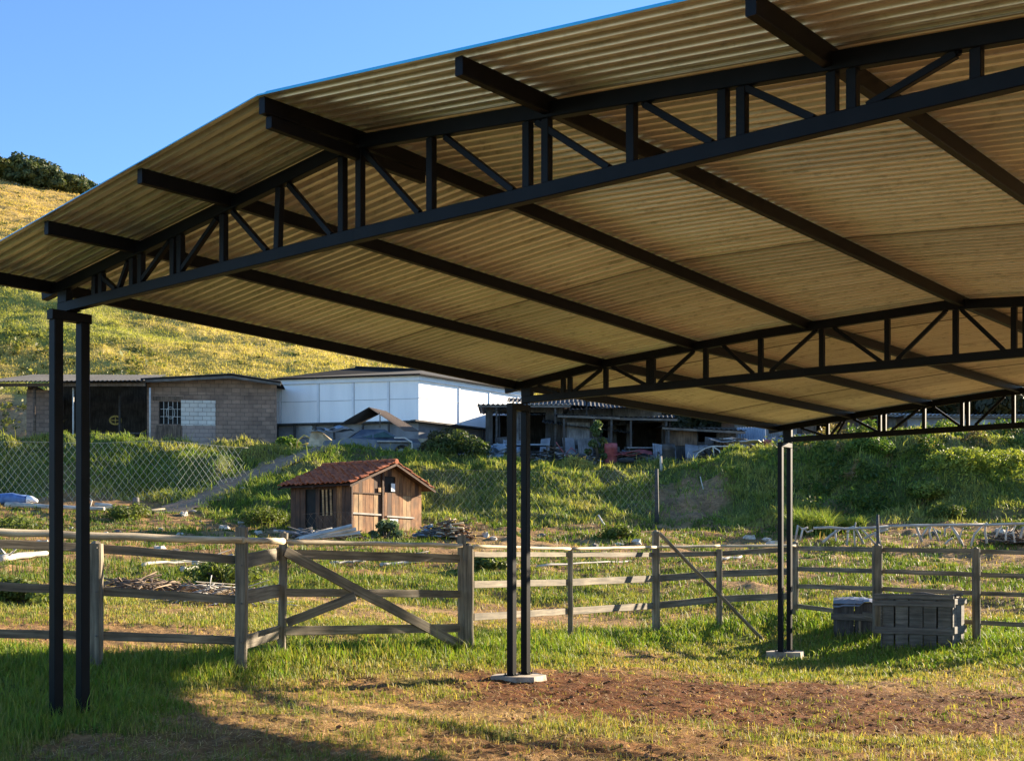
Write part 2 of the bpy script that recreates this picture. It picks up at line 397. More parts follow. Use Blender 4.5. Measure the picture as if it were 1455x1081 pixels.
def mk_ground():
    m, nt, b = newmat('soil and turf')
    a = N(nt, 'ShaderNodeAttribute', attribute_name='col')
    n1 = N(nt, 'ShaderNodeTexNoise', Scale=9, Detail=9, Roughness=.72); nt.links.new(mapped(nt, (1,1,1), 'Object'), n1.inputs[0])
    r = ramp(nt, [(.3, (.42,.40,.38)), (.5, (.95,.95,.95)), (.72, (1.5,1.45,1.35))]); nt.links.new(n1.outputs[0], r.inputs[0])
    n2 = N(nt, 'ShaderNodeTexNoise', Scale=1.1, Detail=8, Roughness=.7); nt.links.new(mapped(nt, (1,1,1), 'Object'), n2.inputs[0])
    r2 = ramp(nt, [(.35, (.72,.74,.7)), (.65, (1.18,1.15,1.1))]); nt.links.new(n2.outputs[0], r2.inputs[0])
    c = mixc(nt, 1, a.outputs[0], r.outputs[0], 'MULTIPLY'); c = mixc(nt, 1, c, r2.outputs[0], 'MULTIPLY')
    nt.links.new(c, b.inputs['Base Color']); b.inputs['Roughness'].default_value = .95; b.inputs['Specular IOR Level'].default_value = .1
    bump(nt, b, n1.outputs[0], .8, .06); return m
M['ground'] = mk_ground()
def mk_path():
    m = mottled('trodden path', (.17,.105,.06), (.33,.215,.13), 5, .95, 0, .4); return m
M['path'] = mk_path()

# ------------------------------------------------------------------ layout of the fence (needed by the grass)
POST = {k: gz(k, d) for k, d in ((-70,12.3),(135,13.2),(340,13.9),(403,14.9),(663,16.8),(810,19.4),(932,22),(1022,22.8),(1130,23.6),(1246,21.2),(1390,20.2),(1530,20.0))}
fence_line = [POST[k].xy for k in (-70,135,340,403,663,810,932,1022,1130,1246,1390,1530)]
def dist_fence(x, y):
    d = np.full(x.shape, 99.)
    for a, b in zip(fence_line[:-1], fence_line[1:]):
        ab = b-a; L2 = ab.length_squared
        t = np.clip(((x-a.x)*ab.x+(y-a.y)*ab.y)/L2, 0, 1)
        d = np.minimum(d, np.hypot(x-(a.x+t*ab.x), y-(a.y+t*ab.y)))
    return d
def lush(x, y):
    """0 bare .. 1 lush, near field and paddock (real ground cover)"""
    n = fbm(x*.55, y*.55, 41); n2 = fbm(x*1.9, y*1.9, 43)
    df = dist_fence(x, y)
    g = .22+.75*(n-.5)*1.6+.5*(n2-.5)
    g = g+.75*np.exp(-(df/.85)**2)
    g = g+.9*sstep(-2.6, -3.6, x-.0*y)*sstep(16, 12, y)
    g = g+.5*sstep(17.6, 19, y)*sstep(3.5, 6, x)*sstep(24, 21, y)
    g = g+.28*sstep(15.2, 17, y)*sstep(23, 21, y)
    # bare red soil patch under the far bay
    e = np.sqrt(((x-2.7)/3.4)**2+((y-13.6)/2.0)**2)+(fbm(x*1.1, y*1.1, 47)-.5)*.9
    g = g-1.3*sstep(1.15, .6, e)
    e2 = np.sqrt(((x+2.3)/1.0)**2+((y-9.0)/.7)**2)+(n2-.5)*.8
    g = g-1.1*sstep(1.15, .6, e2)
    far = sstep(23, 26, y)
    gf = .27+1.25*(fbm(x*.28, y*.28, 51)-.5)+.7*(n2-.5)-.42*sstep(31, 38, y)*sstep(47, 44, y)
    return np.clip(g*(1-far)+gf*far, 0, 1)
def soilred(x, y):
    e = np.sqrt(((x-2.7)/4.0)**2+((y-13.6)/2.3)**2)+(fbm(x*1.1, y*1.1, 47)-.5)*.9
    e3 = np.sqrt(((x-1.3)/2.2)**2+((y-10.6)/1.2)**2)+(fbm(x*1.6, y*1.6, 48)-.5)*1.5
    return np.maximum(sstep(1.2, .6, e), .65*sstep(1.15, .5, e3))

# ------------------------------------------------------------------ the terrain sheet
def terrain():
    vs = np.concatenate([np.linspace(-14, 4, 12), np.linspace(4.4, 6.4, 14), np.linspace(6.45, 12, 230), np.linspace(12.03, 18, 150), np.linspace(18.06, 26, 90), np.linspace(26.2, 62, 190), 62.5*np.exp(np.linspace(0, 1.16, 110)), np.linspace(210, 900, 24)])
    us = np.concatenate([np.linspace(-3.2, -.85, 26), np.linspace(-.83, .83, 560), np.linspace(.85, 3.2, 26)])
    Y, U = np.meshgrid(vs, us, indexing='ij')
    X = U*(np.abs(Y)*.55+7+np.clip(Y, 0, None)*.1)
    X = np.where(Y > 4, U*(7+.62*Y), X)
    Z = ground(X.ravel(), Y.ravel()).reshape(X.shape)
    g = lush(X, Y); sr = soilred(X, Y)
    n = fbm(X*.35, Y*.35, 61)[..., None]; n3 = fbm(X*2.2, Y*2.2, 63)[..., None]
    dry = np.array([.36,.24,.115]); soil = np.array([.21,.105,.046]); red = np.array([.138,.055,.022]); green = np.array([.115,.145,.035])
    c = dry*(1-n)+soil*n
    c = c*(1-sr[..., None])+red*sr[..., None]
    c = c*(.62+.76*fbm(X*4.5,Y*4.5,64))[..., None]*(.8+.4*n3)
    gg = sstep(.25, .75, g)[..., None]
    c = c*(1-gg)+green*gg
    # bank
    u = X/np.maximum(Y, 30)*50
    yb = np.interp(u, _bx, _byb); bl = sstep(-1, 1, Y-yb)[..., None]
    bc = np.array([.085,.105,.032])*(.7+.7*n3); 
    bc = bc*(1-sstep(.55,.75,n)*.6)+np.array([.17,.13,.07])*sstep(.55,.75,n)*.6
    sp = np.sqrt(((u-6.9)/1.6)**2+((Y-49.0)/3.4)**2)[..., None]+(n3-.5)*1.2
    bc = bc*(1-sstep(1.1,.8,sp))+np.array([.31,.19,.105])*(.6+.8*n3)*sstep(1.15,.75,sp)
    c = c*(1-bl)+bc*bl
    # the yard behind the bank, then the hill
    yd = sstep(57, 60, Y)[..., None]
    c = c*(1-yd)+(np.array([.17,.14,.08])*(.7+.6*n3))*yd
    hb = sstep(66, 74, Y)[..., None]
    m1 = fbm(X*.045+.03*Y, Y*.09, 71)[..., None]; m2 = fbm(X*.3, Y*.5, 73)[..., None]
    up = sstep(95, 165, Y)[..., None]
    hc = np.array([.46,.33,.11])*(1-m1)+np.array([.40,.33,.085])*m1
    hc = hc*(1-up*.75)+np.array([.46,.31,.11])*up*.75
    band = sstep(.54,.64,fbm(X*.03+.012*Y, Y*.085-X*.02, 77))[..., None]*(1-up*.8)
    hc = hc*(1-band*.5)+np.array([.22,.27,.05])*band*.5
    hc = hc*(.55+.9*m2)
    c = c*(1-hb)+hc*hb
    cut = (sstep(-.355,-.375, X/np.maximum(Y,30)+(n3[...,0]-.5)*.02)*sstep(82, 76, Y)*sstep(57,59,Y))[..., None]
    c = c*(1-cut)+np.array([.40,.25,.13])*(.45+1.1*n3)*cut
    ny, nx = X.shape
    i = np.arange(ny*nx).reshape(ny, nx)
    q = np.stack([i[:-1,:-1], i[:-1,1:], i[1:,1:], i[1:,:-1]], -1).reshape(-1, 4)
    o = npmesh('ground', np.stack([X, Y, Z], -1).reshape(-1, 3), q, None, [M['ground']], c.reshape(-1, 3), True)
    tag(o, kind='structure')
terrain()

# ------------------------------------------------------------------ grass
FOOT = ((.08,14.87),(4.22,20.03))
def blades(name, x, y, h, w, col, lean=.5, label=None, sink=.01, mat='leaf', z=None, flat=0, cat='grass'):
    if y.max() < 60:
        k = np.ones(len(x), bool)
        for fx, fy in FOOT: k &= np.hypot(x-fx, y-fy) > .36
        x, y, col = x[k], y[k], col[k]; h = h[k] if np.ndim(h) else h; w = w[k] if np.ndim(w) else w
    n = len(x)
    if z is None: z = ground(x, y)
    a = rng.uniform(0, 2*PI, n); b = a+PI/2+rng.normal(0, .5, n)
    ln = np.abs(rng.normal(lean, .25, n)); ln = np.clip(ln, .02, 1.3)
    dx, dy = np.cos(a)*w/2, np.sin(a)*w/2
    ex, ey = np.cos(b), np.sin(b)
    V = np.zeros((n, 5, 3))
    V[:,0] = np.c_[x-dx, y-dy, z-sink]; V[:,1] = np.c_[x+dx, y+dy, z-sink]
    m = h*.55; mo = m*ln*.45
    V[:,2] = np.c_[x-dx*.8+ex*mo, y-dy*.8+ey*mo, z+m*np.sqrt(np.clip(1-(ln*.45)**2,.05,1))]
    V[:,3] = np.c_[x+dx*.8+ex*mo, y+dy*.8+ey*mo, z+m*np.sqrt(np.clip(1-(ln*.45)**2,.05,1))]
    to = h*ln*.95; tz = h*np.sqrt(np.clip(1-np.minimum(ln*.8,.97)**2, .05, 1))
    V[:,4] = np.c_[x+ex*to, y+ey*to, z+tz]
    k = np.arange(n)*5
    q = np.stack([k, k+1, k+3, k+2], -1); t = np.stack([k+2, k+3, k+4], -1)
    cc = np.repeat(col, 5, axis=0)
    o = npmesh(name, V.reshape(-1, 3), q, t, [M[mat]], cc)
    return tag(o, label, cat, None, 'stuff')
def scatter(n, y0, y1, wid=.44, p=1.0, extra=1.2):
    """random points, density falling with distance"""
    t = rng.uniform(0, 1, n)
    y = y0*(y1/y0)**(t**p); x = rng.uniform(-1, 1, n)*(wid*y+extra)
    return x, y
LUSH = np.array([.105,.20,.022]); YEL = np.array([.245,.25,.045]); DRY = np.array([.37,.26,.115]); DK = np.array([.05,.11,.018])
# short turf and straw everywhere
x, y = scatter(520000, 6.5, 27, p=.85)
g = lush(x, y); sr = soilred(x, y); keep = rng.uniform(0, 1, len(x)) < (.05+.85*sstep(.12,.7,g))*(.35+.9*sstep(.35,.6,fbm(x*2.6,y*2.6,99)))*(1-.75*sr)
x, y, g = x[keep], y[keep], g[keep]; n = len(x)
df = dist_fence(x, y)
tall = np.exp(-(df/.8)**2); left = sstep(-2.6,-3.6,x)*sstep(16,12,y)
hh = (.024+.04*g+.055*g*np.maximum(tall,.5*left))*np.exp(rng.normal(0,.35,n))
mixv = np.clip(1.15-1.25*g+rng.normal(0,.28,n), 0, 1)[:,None]
mm = np.clip(rng.normal(.45,.3,n),0,1)[:,None]
col = (LUSH*(1-mm)+YEL*mm)*(1-mixv)+(DRY*(.75+.4*mm))*mixv
col = col*np.exp(rng.normal(0,.22,n))[:,None]
blades('turf_grass', x, y, hh, (.006+.0035*rng.uniform(0,1,n))*np.clip(y/11,.8,2), col, .55)
# tall tufts: along the fence, left corner, by the crates
def tufts(nt, per, y0, y1, hgt, prob, name, w=.008, wid=.44, spread=.06, colf=None, p=.85, lean=.55):
    cx, cy = scatter(nt, y0, y1, wid, p); pr = prob(cx, cy); k = rng.uniform(0,1,nt) < pr
    cx, cy = cx[k], cy[k]; m = len(cx)
    s = np.exp(rng.normal(0,.35,m)); hue = rng.uniform(0,1,m)
    x = np.repeat(cx, per)+rng.normal(0, spread, m*per)*np.repeat(s, per); y = np.repeat(cy, per)+rng.normal(0, spread, m*per)*np.repeat(s, per)
    h = hgt*np.repeat(s, per)*np.exp(rng.normal(0,.3,m*per))
    hu = np.clip(np.repeat(hue, per)+rng.normal(0,.2,m*per),0,1)[:,None]
    col = colf(x, y, hu)*np.exp(rng.normal(0,.2,m*per))[:,None]
    return blades(name, x, y, h, w*np.clip(y/11,.8,9)*(.7+.6*rng.uniform(0,1,m*per)), col, lean)
tufts(15000, 12, 6.5, 22, .055, lambda x,y: np.clip(sstep(.42,.62,fbm(x*1.3,y*1.3,97))*.8+.05,0,1)*(1-.8*soilred(x,y)), 'short_tufts', w=.005, spread=.035, colf=lambda x,y,h: np.array([.085,.15,.018])*(1-h)+np.array([.33,.30,.07])*h, p=.8, lean=.75)
tufts(17000, 14, 7, 25, .072, lambda x,y: np.clip(1.0*np.exp(-(dist_fence(x,y)/.6)**2)+1.1*sstep(.38,.62,fbm(x*1.2,y*1.2,151))*sstep(-2.5,-3.3,x)*sstep(16,12.5,y)+.5*sstep(17.6,19,y)*sstep(4,6,x)-.05,0,1)*sstep(.2,.6,lush(x,y)),
      'tall_grass', spread=.075, lean=.8, colf=lambda x,y,h: LUSH*(1-h)+np.array([.19,.27,.035])*h)
# paddock beyond the fence, clumps seen from afar
def padcol(x, y, h):
    g = lush(x, y)[:,None]
    c = (LUSH*(1-h)+YEL*h)
    d = np.clip(.95-1.3*g+.25*(h-.5),0,1)
    return c*(1-d)+DRY*.85*d
tufts(30000, 9, 23, 47, .062, lambda x,y: np.clip(.12+1.1*sstep(.15,.65,lush(x,y)),0,1), 'paddock_grass', w=.006, wid=.47, spread=.13, colf=padcol, p=.9, lean=.7)
tufts(3400, 40, 23.5, 46, .085, lambda x,y: np.clip(sstep(.3,.6,fbm(x*.45,y*.45,91)),0,1), 'weed_tufts', w=.008, wid=.47, spread=.16, colf=lambda x,y,h: np.array([.055,.10,.015])*(1-h)+np.array([.13,.16,.03])*h, p=.9, lean=.5)
# the bank, long soft grass
def bankprob(x, y):
    u = x/y*50; yb = np.interp(u, _bx, _byb); sp = np.sqrt(((u-6.9)/1.6)**2+((y-49.0)/3.4)**2)
    return sstep(-1.5,1,y-yb)*sstep(61,57,y)*(.25+.75*sstep(.35,.6,fbm(x*.5,y*.5,81)))*(.06+.94*sstep(.75,1.15,sp+(fbm(x*1.3,y*1.3,85)-.5)*.9))*sstep(.45,.75,dist_path(x,y))
def bankcol(x, y, h):
    n = fbm(x*.35, y*.35, 83)[:,None]
    c = np.array([.10,.175,.03])*(1-h)+np.array([.25,.28,.06])*h
    u = (x/y*50)[:,None]; lit_cen = sstep(-5,-2,u)*sstep(8,5,u)*.6  # yellower middle: patches of grazing sun put into the blade colour
    k = np.clip(sstep(.46,.68,n)*.65+lit_cen*h,0,1)
    return c*(1-k)+np.array([.40,.35,.11])*k
tufts(42000, 10, 43, 61, .15, bankprob, 'bank_grass', w=.0060, wid=.46, spread=.13, colf=bankcol, p=1, lean=.8)
# hill grass clumps
def hillcol(x, y, h):
    up = sstep(95,165,y)[:,None]; band = sstep(.54,.64,fbm(x*.03+.012*y, y*.085-x*.02, 77))[:,None]*(1-up*.8)
    c = np.array([.45,.345,.13])*(1-h)+np.array([.37,.33,.095])*h
    c = c*(1-up*.7)+np.array([.46,.32,.12])*up*.7
    return c*(1-band*.55)+np.array([.22,.28,.05])*band*.55
cx = rng.uniform(-1,.35,52000); cy = 70*np.exp(rng.uniform(0,1.05,52000)); cx = cx*.5*cy
kp = ~((cx/cy < -.36) & (cy < 79)); cx, cy = cx[kp], cy[kp]; m = len(cx); per = 7
x = np.repeat(cx,per)+rng.normal(0,.35,m*per); y = np.repeat(cy,per)+rng.normal(0,.35,m*per)
hu = rng.uniform(0,1,m*per)[:,None]
blades('hill_grass', x, y, .15*np.exp(rng.normal(0,.35,m*per)), .06*y/110, hillcol(x,y,hu)*np.exp(rng.normal(0,.14,m*per))[:,None], .7)
# dark scrub clumps on the hill
cx = rng.uniform(-1,.2,2000); cy = 73*np.exp(rng.uniform(0,1.0,2000)); cx = cx*.48*cy
k = rng.uniform(0,1,2000) < sstep(.42,.6,fbm(cx*.06,cy*.06,95))*.9+.12; cx, cy = cx[k], cy[k]
m = len(cx); per = 26; sc_ = np.exp(rng.normal(-1.0,.5,m)); ss = np.repeat(sc_,per)
x = np.repeat(cx,per)+rng.normal(0,.55,m*per)*ss; y = np.repeat(cy,per)+rng.normal(0,.55,m*per)*ss; n = m*per
z = ground(x,y)+np.abs(rng.normal(0,.35,n))*ss; P = np.c_[x,y,z]; t = rng.normal(0,1,(n,3)); t /= np.linalg.norm(t,axis=1)[:,None]; b_ = np.cross(t, rng.normal(0,1,(n,3))); b_ /= np.linalg.norm(b_,axis=1)[:,None]
sz = (.16*np.exp(rng.normal(0,.3,n))*np.sqrt(ss))[:,None]
V = np.zeros((n,4,3)); V[:,0] = P-t*sz; V[:,1] = P+b_*sz*.6; V[:,2] = P+t*sz; V[:,3] = P-b_*sz*.6
hu = rng.uniform(0,1,m); hu = np.repeat(hu,per)[:,None]
col = np.repeat(((np.array([.07,.085,.025])*(1-hu)+np.array([.16,.16,.045])*hu)*np.exp(rng.normal(0,.25,n))[:,None]),4,axis=0)
o = npmesh('hill_scrub', V.reshape(-1,3), np.arange(n*4).reshape(n,4), None, [M['leaf']], col); tag(o, None, 'scrub', None, 'stuff')
# straw litter lying on the soil
x, y = scatter(60000, 6.5, 22, p=.8); k = (rng.uniform(0,1,len(x)) < .3+.7*(1-lush(x,y))*(1-.6*soilred(x,y))) & (x > -3.6); x, y = x[k], y[k]; n = len(x)
a = rng.uniform(0,2*PI,n); L = .03+.07*rng.uniform(0,1,n)**2; z = ground(x,y)+.008
w_ = .0022*np.clip(y/9,1,2)
ca, sa = np.cos(a), np.sin(a); V = np.zeros((n,4,3)); tl = rng.uniform(0,.025,n)
V[:,0] = np.c_[x-sa*w_, y+ca*w_, z]; V[:,1] = np.c_[x+sa*w_, y-ca*w_, z]; V[:,2] = np.c_[x+ca*L+sa*w_, y+sa*L-ca*w_, z+tl]; V[:,3] = np.c_[x+ca*L-sa*w_, y+sa*L+ca*w_, z+tl+.002]
col = np.repeat((np.array([.45,.33,.18])*np.exp(rng.normal(0,.3,n))[:,None]),4,axis=0)
o = npmesh('straw_litter', V.reshape(-1,3), np.arange(n*4).reshape(n,4), None, [M['leaf']], col); tag(o, None, 'straw', None, 'stuff')
# clods of soil
mb = MB(); cnt = 0
cxs, cys = scatter(9000, 6.5, 20, p=.8)
pr = soilred(cxs,cys)*.6+.28*(1-lush(cxs,cys))
for X_, Y_, P_ in zip(cxs, cys, pr):
    if random.random() < P_ and cnt < 3400:
        r = .006+.020*random.random()**3
        mb.blob((X_, Y_, G(X_,Y_)+r*.3), (r*1.2, r, r*.7), 0, 5, .35); cnt += 1
o = mb.build('soil_clods', M['clod']); tag(o, None, 'soil', None, 'stuff')

UP = Vector((0,0,1))
# ================================================================== THE METAL SHELTER
TO = [(-3.585,10.3),(.143,14.869),(4.237,20.026)]; TTH = [.72,.671,.656]; TDZ = [.089,-.079,-.063]
ZC, Z0, ZR, SR, TR = 1.904, 2.075, 2.479, .098, 3.496; OV = .772; TEND = 9.5
_PR = [((-1,0,TR,11),(Z0-(ZR-Z0)/TR,Z0,ZR,ZR-SR*(11-TR))), ((-1,0,1.14,3.0,4.9,11),(1.95,2.078,2.215,2.335,2.395,1.95)), ((-1,0,1.5,3.43,4.9,11),(1.97,2.095,2.232,2.378,2.42,1.95))]
def zt(t, i=0): return float(np.interp(t, *_PR[i]))
D1 = Vector((TO[1][0]-TO[0][0], TO[1][1]-TO[0][1], 0)).normalized()
D1b = Vector((TO[2][0]-TO[1][0], TO[2][1]-TO[1][1], 0)).normalized()
def TE(i): return Vector((math.cos(TTH[i]), -math.sin(TTH[i]), 0))
def TP(i, t, z): o = TO[i]; return Vector((o[0], o[1], 0))+TE(i)*t+Vector((0,0,z+TDZ[i]+EYE))
def solve_t(i, px):
    r = (px-CX)/F; E = TE(i); o = TO[i]; return (r*o[1]-o[0])/(E.x-r*E.y)
SEGL = [(Vector(TO[1])-Vector(TO[0])).length, (Vector(TO[2])-Vector(TO[1])).length]
S0, S3 = -OV-.02, SEGL[0]+SEGL[1]+.12
def rp(s, t, z):
    """point at distance s along the roof, t across it, z above the top chord line"""
    if s <= 0: return TP(0, t, zt(t,0)+z)+D1*s
    if s <= SEGL[0]: k = s/SEGL[0]; return TP(0,t,zt(t,0)+z).lerp(TP(1,t,zt(t,1)+z), k)
    if s <= SEGL[0]+SEGL[1]: k = (s-SEGL[0])/SEGL[1]; return TP(1,t,zt(t,1)+z).lerp(TP(2,t,zt(t,2)+z), k)
    return TP(2,t,zt(t,2)+z)+D1b*(s-SEGL[0]-SEGL[1])
root = thing('metal_shelter', 'large open sided metal shelter with black steel trusses and corrugated gable roof', 'shelter', (.143,14.869,EYE-1.4))
def roof_half(ts, name, thk=.007):
    per = .100; prof = [(0,0),(.025,.003),(.046,.010),(.061,.017),(.068,.037),(.085,.039),(.094,.002)]
    ss = []; zz = []
    s = S0
    while s < S3:
        for a, b in prof: ss.append(s+a); zz.append(b)
        s += per
    nv = len(ss); V = []; mb = MB()
    for layer in (0, 1):
        for t in ts:
            for s_, z_ in zip(ss, zz):
                mb.v.append(rp(s_, t, .073+z_+layer*thk))
    nt_ = len(ts); off = nt_*nv
    for j in range(nt_-1):
        for i in range(nv-1):
            a = j*nv+i
            uv = [(ts[j],ss[i]),(ts[j],ss[i+1]),(ts[j+1],ss[i+1]),(ts[j+1],ss[i])]
            q = (a, a+1, a+nv+1, a+nv)
            mb.face(q, uv, 0); mb.face([off+k for k in q[::-1]], uv[::-1], 1)
    for j in range(nt_-1):
        for i in (0, nv-1):
            a = j*nv+i; mb.face((a, a+nv, a+nv+off, a+off), None, 1)
    for i in range(nv-1):
        for j in (0, nt_-1):
            a = j*nv+i; mb.face((a, a+1, a+1+off, a+off), None, 0)
    return mb.build(name, [M['zinc'], M['bluetop']], root)
roof_half([-.34, .4, 1.14, 2.0, 3.0, TR], 'roof_sheet')
roof_half([TR, 4.2, 4.9, 6.0, 7.6, TEND+.3], 'roof_sheet', .009)
mb = MB()
for a, b in ((-.13, 0), (0, .13)):
    mb.poly([rp(S0+.28,TR+a,.120), rp(S3+.02,TR+a,.120), rp(S3+.02,TR+b,.126), rp(S0+.28,TR+b,.126)])
    mb.poly([rp(S0+.28,TR+a,.116), rp(S3+.02,TR+a,.116), rp(S3+.02,TR+b,.122), rp(S0+.28,TR+b,.122)][::-1])
mb.build('ridge_cap', M['bluetop'], root)
# purlins
PT = [-.13, 1.067, 2.228, TR+.02, 5.042, 6.697, 8.15, TEND]
for t in PT:
    mb = MB(); hh = .095; zz = .022
    st = [-OV+ (.03 if abs(t-TR) > .2 else 0), 0, SEGL[0], SEGL[0]+SEGL[1], S3-.03]
    for a, b in zip(st[:-1], st[1:]):
        mb.bar(rp(a,t,zz), rp(b,t,zz), .05, hh, ch=.004)
    mb.build('purlin', M['steel'], root)
webs = [ # (x_top, x_bottom) as read along each truss front
 [(135.6,135.6),(145,145),(142,166),(183,169),(189,189),(201,201),(243,198),(247,247),(257,257),(310,254),(318,318),(330,381),(398,395),(410,473),(487,487),(512,512),(516,598),(613,613),(632,732),(750,750),(777,777),(762,868),(898,898),(915,1015),(1028,1028),(1055,1055),(1058,1160),(1183,1183),(1212,1212),(1363,1230),(1388,1388)],
 [(800.5,800.5),(810,810),(765,794),(855,815),(861,861),(870,917),(922,922),(928,928),(986,936),(1003,1003),(1028,1071),(1081,1081),(1160,1094),(1168,1168),(1185,1252),(1261,1261),(1345,1274),(1358,1358),(1366,1427),(1441,1441)],
 [(1176,1176),(1138,1169),(1196,1181),(1201,1190),(1250,1250),(1257,1257),(1213,1247),(1306,1266),(1313,1313),(1326,1365),(1367,1367),(1375,1375),(1428,1385),(1440,1440)]]
extra = [[(7.75,7.75),(7.9,8.7),(8.75,8.75),(9.2,9.2)], [(5.6,5.6),(5.7,6.5),(6.6,6.6),(6.7,7.5),(7.6,7.6),(8.6,7.7),(8.75,8.75)], [(5.0,5.0),(5.1,5.9),(6.0,6.0),(6.1,6.9),(7.0,7.0),(7.9,7.1),(8.0,8.0),(8.8,8.1),(8.9,8.9)]]
for i in range(3):
    E = TE(i); mb = MB()
    st = [-.27, TR, TEND+.05]
    tmid = [-.27, 0, 1.1, 2.2, TR]; 
    ks = [(-.27,TR,TEND+.05), (-.27,0,1.14,3.0,4.9,TEND+.05), (-.27,0,1.5,3.43,4.9,TEND+.05)][i]
    for ta, tb in zip(ks[:-1], ks[1:]): mb.bar(TP(i,ta+.0005,zt(ta,i)), TP(i,tb,zt(tb,i)), .06, .088, ch=.004)
    tr = mb.build('truss', M['steel'], root)
    mb = MB(); mb.bar(TP(i,-.02,ZC), TP(i,TR,ZC+.004), .066, .08, ch=.004); mb.bar(TP(i,TR+.001,ZC+.004), TP(i,TEND,ZC-.032), .066, .08, ch=.004)
    mb.build('bottom_chord', M['steel'], tr)
    mb = MB(); 
    mb.bar(TP(i,.05,ZC+.041), TP(i,.05,zt(.05,i)-.046), .062, .12, up=E, ch=.003)
    mb.bar(TP(i,-.02,ZC+.041), TP(i,-.02,zt(-.02,i)-.046), .05, .02, up=E)
    mb.build('end_post', M['steel'], tr)
    lst = [(solve_t(i,a), solve_t(i,b)) for a, b in webs[i]]+extra[i]
    for ta, tb in lst:
        a = TP(i,ta,zt(ta,i)-.047); b = TP(i,tb,ZC+.039+(-.036*max(0,tb-TR)/(TEND-TR)))
        if (a-b).z < .02: continue
        mb = MB(); vert = abs(ta-tb) < .03
        if vert: mb.bar(a, b, .045, .05, up=E, ch=.003)
        else:
            d = (b-a).normalized(); mb.bar(a+d*.012, b-d*.012, .036, .036, up=(0,0,1), ch=.003)
        # weld seams
        for p in (a, b): mb.blob(p, .017, 0, 5, .3)
        mb.build('web_post' if vert else 'web_brace', M['steel'], tr)
mb = MB(); mb.bar(rp(-OV+.05,TR+.021,-.062), rp(.55,TR+.021,-.062), .05, .07, ch=.004); mb.build('ridge_beam', M['steel'], root)
# columns
colpx = [99, 737, 1115.5]; basez = [-1.42, -1.375, -1.52]
for i in range(3):
    tl = solve_t(i, colpx[i]); dd = (D1 if i == 0 else D1b)
    for side in (0, 1):
        t = tl if side == 0 else TEND-.05
        p = TP(i, t, 0); E = TE(i); sd = Vector((-E.y, E.x, 0)); 
        topz = ZC+TDZ[i]+EYE-.043
        p.z = 0
        gl = G(p.x, p.y) if side else basez[i]+EYE
        legs = []
        mb = MB(); mb.bar(p-sd*.17+Vector((0,0,topz-.04)), p+sd*.17+Vector((0,0,topz-.04)), .085, .075, ch=.004)
        # welded seat plate under the chord
        mb.bar(p-E*.06+Vector((0,0,topz+.0015)), p+E*.1+Vector((0,0,topz+.0015)), .1, .003)
        co = mb.build('column', M['steel'], root); HS = (.115,.13,.155)[i]
        for k in (-1, 1):
            q = p+sd*(HS*k); mb = MB()
            zt_ = topz-.079
            mb.bar(q+Vector((0,0,gl-.05)), q+Vector((0,0,zt_)), (.078,.078,.07)[i], (.088,.088,.072)[i], up=E, ch=.005)
            mb.build('leg', M['steel'], co)
        if i > 0 or side == 1:
            mb = MB(); c = p+Vector((0,0,gl)); n = len(mb.v)
            FT = .05 if i == 2 else 0
            R_ = [.30,.33,.28,.34,.30,.27,.33,.30,.26,.31]
            lo = []; hi = []
            for k, r in enumerate(R_):
                a = 2*PI*k/len(R_); off = sd*(math.cos(a)*r*1.05)+E*(math.sin(a)*r*.95)
                lo.append(c+off*1.08+Vector((0,0,-.16))); hi.append(c+off+Vector((0,0,FT+.035+random.uniform(-.008,.008))))
            for k in range(len(R_)):
                k2 = (k+1) % len(R_); mb.poly([lo[k], lo[k2], hi[k2], hi[k]])
            mb.poly(hi); mb.build('footing', M['concrete'], co)
            mb = MB()
            for k in (-1, 1):
                mb.box(p+sd*(HS*k)-sd*.06-E*.075+UP*(gl+FT+.040), sd*.12, E*.15, UP*.008)
                for a_ in (-.046, .046):
                    for b_ in (-.058, .058): q = p+sd*(HS*k+a_)+E*b_+UP*(gl+FT+.044); mb.tube([q, q+UP*.02], .009, 6)
            mb.build('base_plate', M['steel'], co)

# ================================================================== TIMBER FENCES AND GATE
def FP(px, py, k=None, d=None, off=0):
    """point on the picture ray at the depth of fence post k"""
    dd = POST[k].y if d is None else d
    return W(px, py, dd+off)
def post(par, k, px, ytop, wpx, name='post', lean=0, mat='fence', rnd=True, dz=0):
    d = POST[k].y; b = POST[k]; w = wpx/F*d
    top = W(px+lean, ytop, d); bot = Vector((W(px,0,d).x, d, b.z-.12))
    mb = MB(); mb.bar(bot, top, w, w*.9, up=(0,1,0), seg=7, jit=.004, ch=w*.12)
    if rnd: mb.bar(top, top+Vector((0,0,w*.22)), w*.8, w*.72, up=(0,1,0), ch=w*.3, taper=.45)
    return mb.build(name, M[mat], par)
def rail(par, ka, pa, kb, pb, hpx, mat='fence', name='rail', off=.07, th=.026, ends=(0,0), sag=.003):
    a = W(pa[0], pa[1], POST[ka].y+off); b = W(pb[0], pb[1], POST[kb].y+off)
    d = (b-a).normalized(); a = a-d*ends[0]; b = b+d*ends[1]
    h = hpx/F*(a.y+b.y)/2
    mb = MB()
    if name == 'top_pole':
        n_ = 10; mb.tube([a.lerp(b, i/n_)+Vector((0,random.uniform(-sag,sag),random.uniform(-sag,sag))) for i in range(n_+1)], [h*.52*(1+random.uniform(-.06,.06)) for i in range(n_+1)], 10)
    else: mb.bar(a, b, th, h, seg=9, jit=sag, ch=.004)
    return mb.build(name, M[mat], par)
lf = thing('wooden_fence', 'weathered three rail timber fence behind the left black column pair, ending at the gate', 'fence', POST[135])
post(lf,-70,-70,742,17); post(lf,135,136,772,18); post(lf,340,342,749,16.5,lean=2); post(lf,403,400,757,11,lean=3)
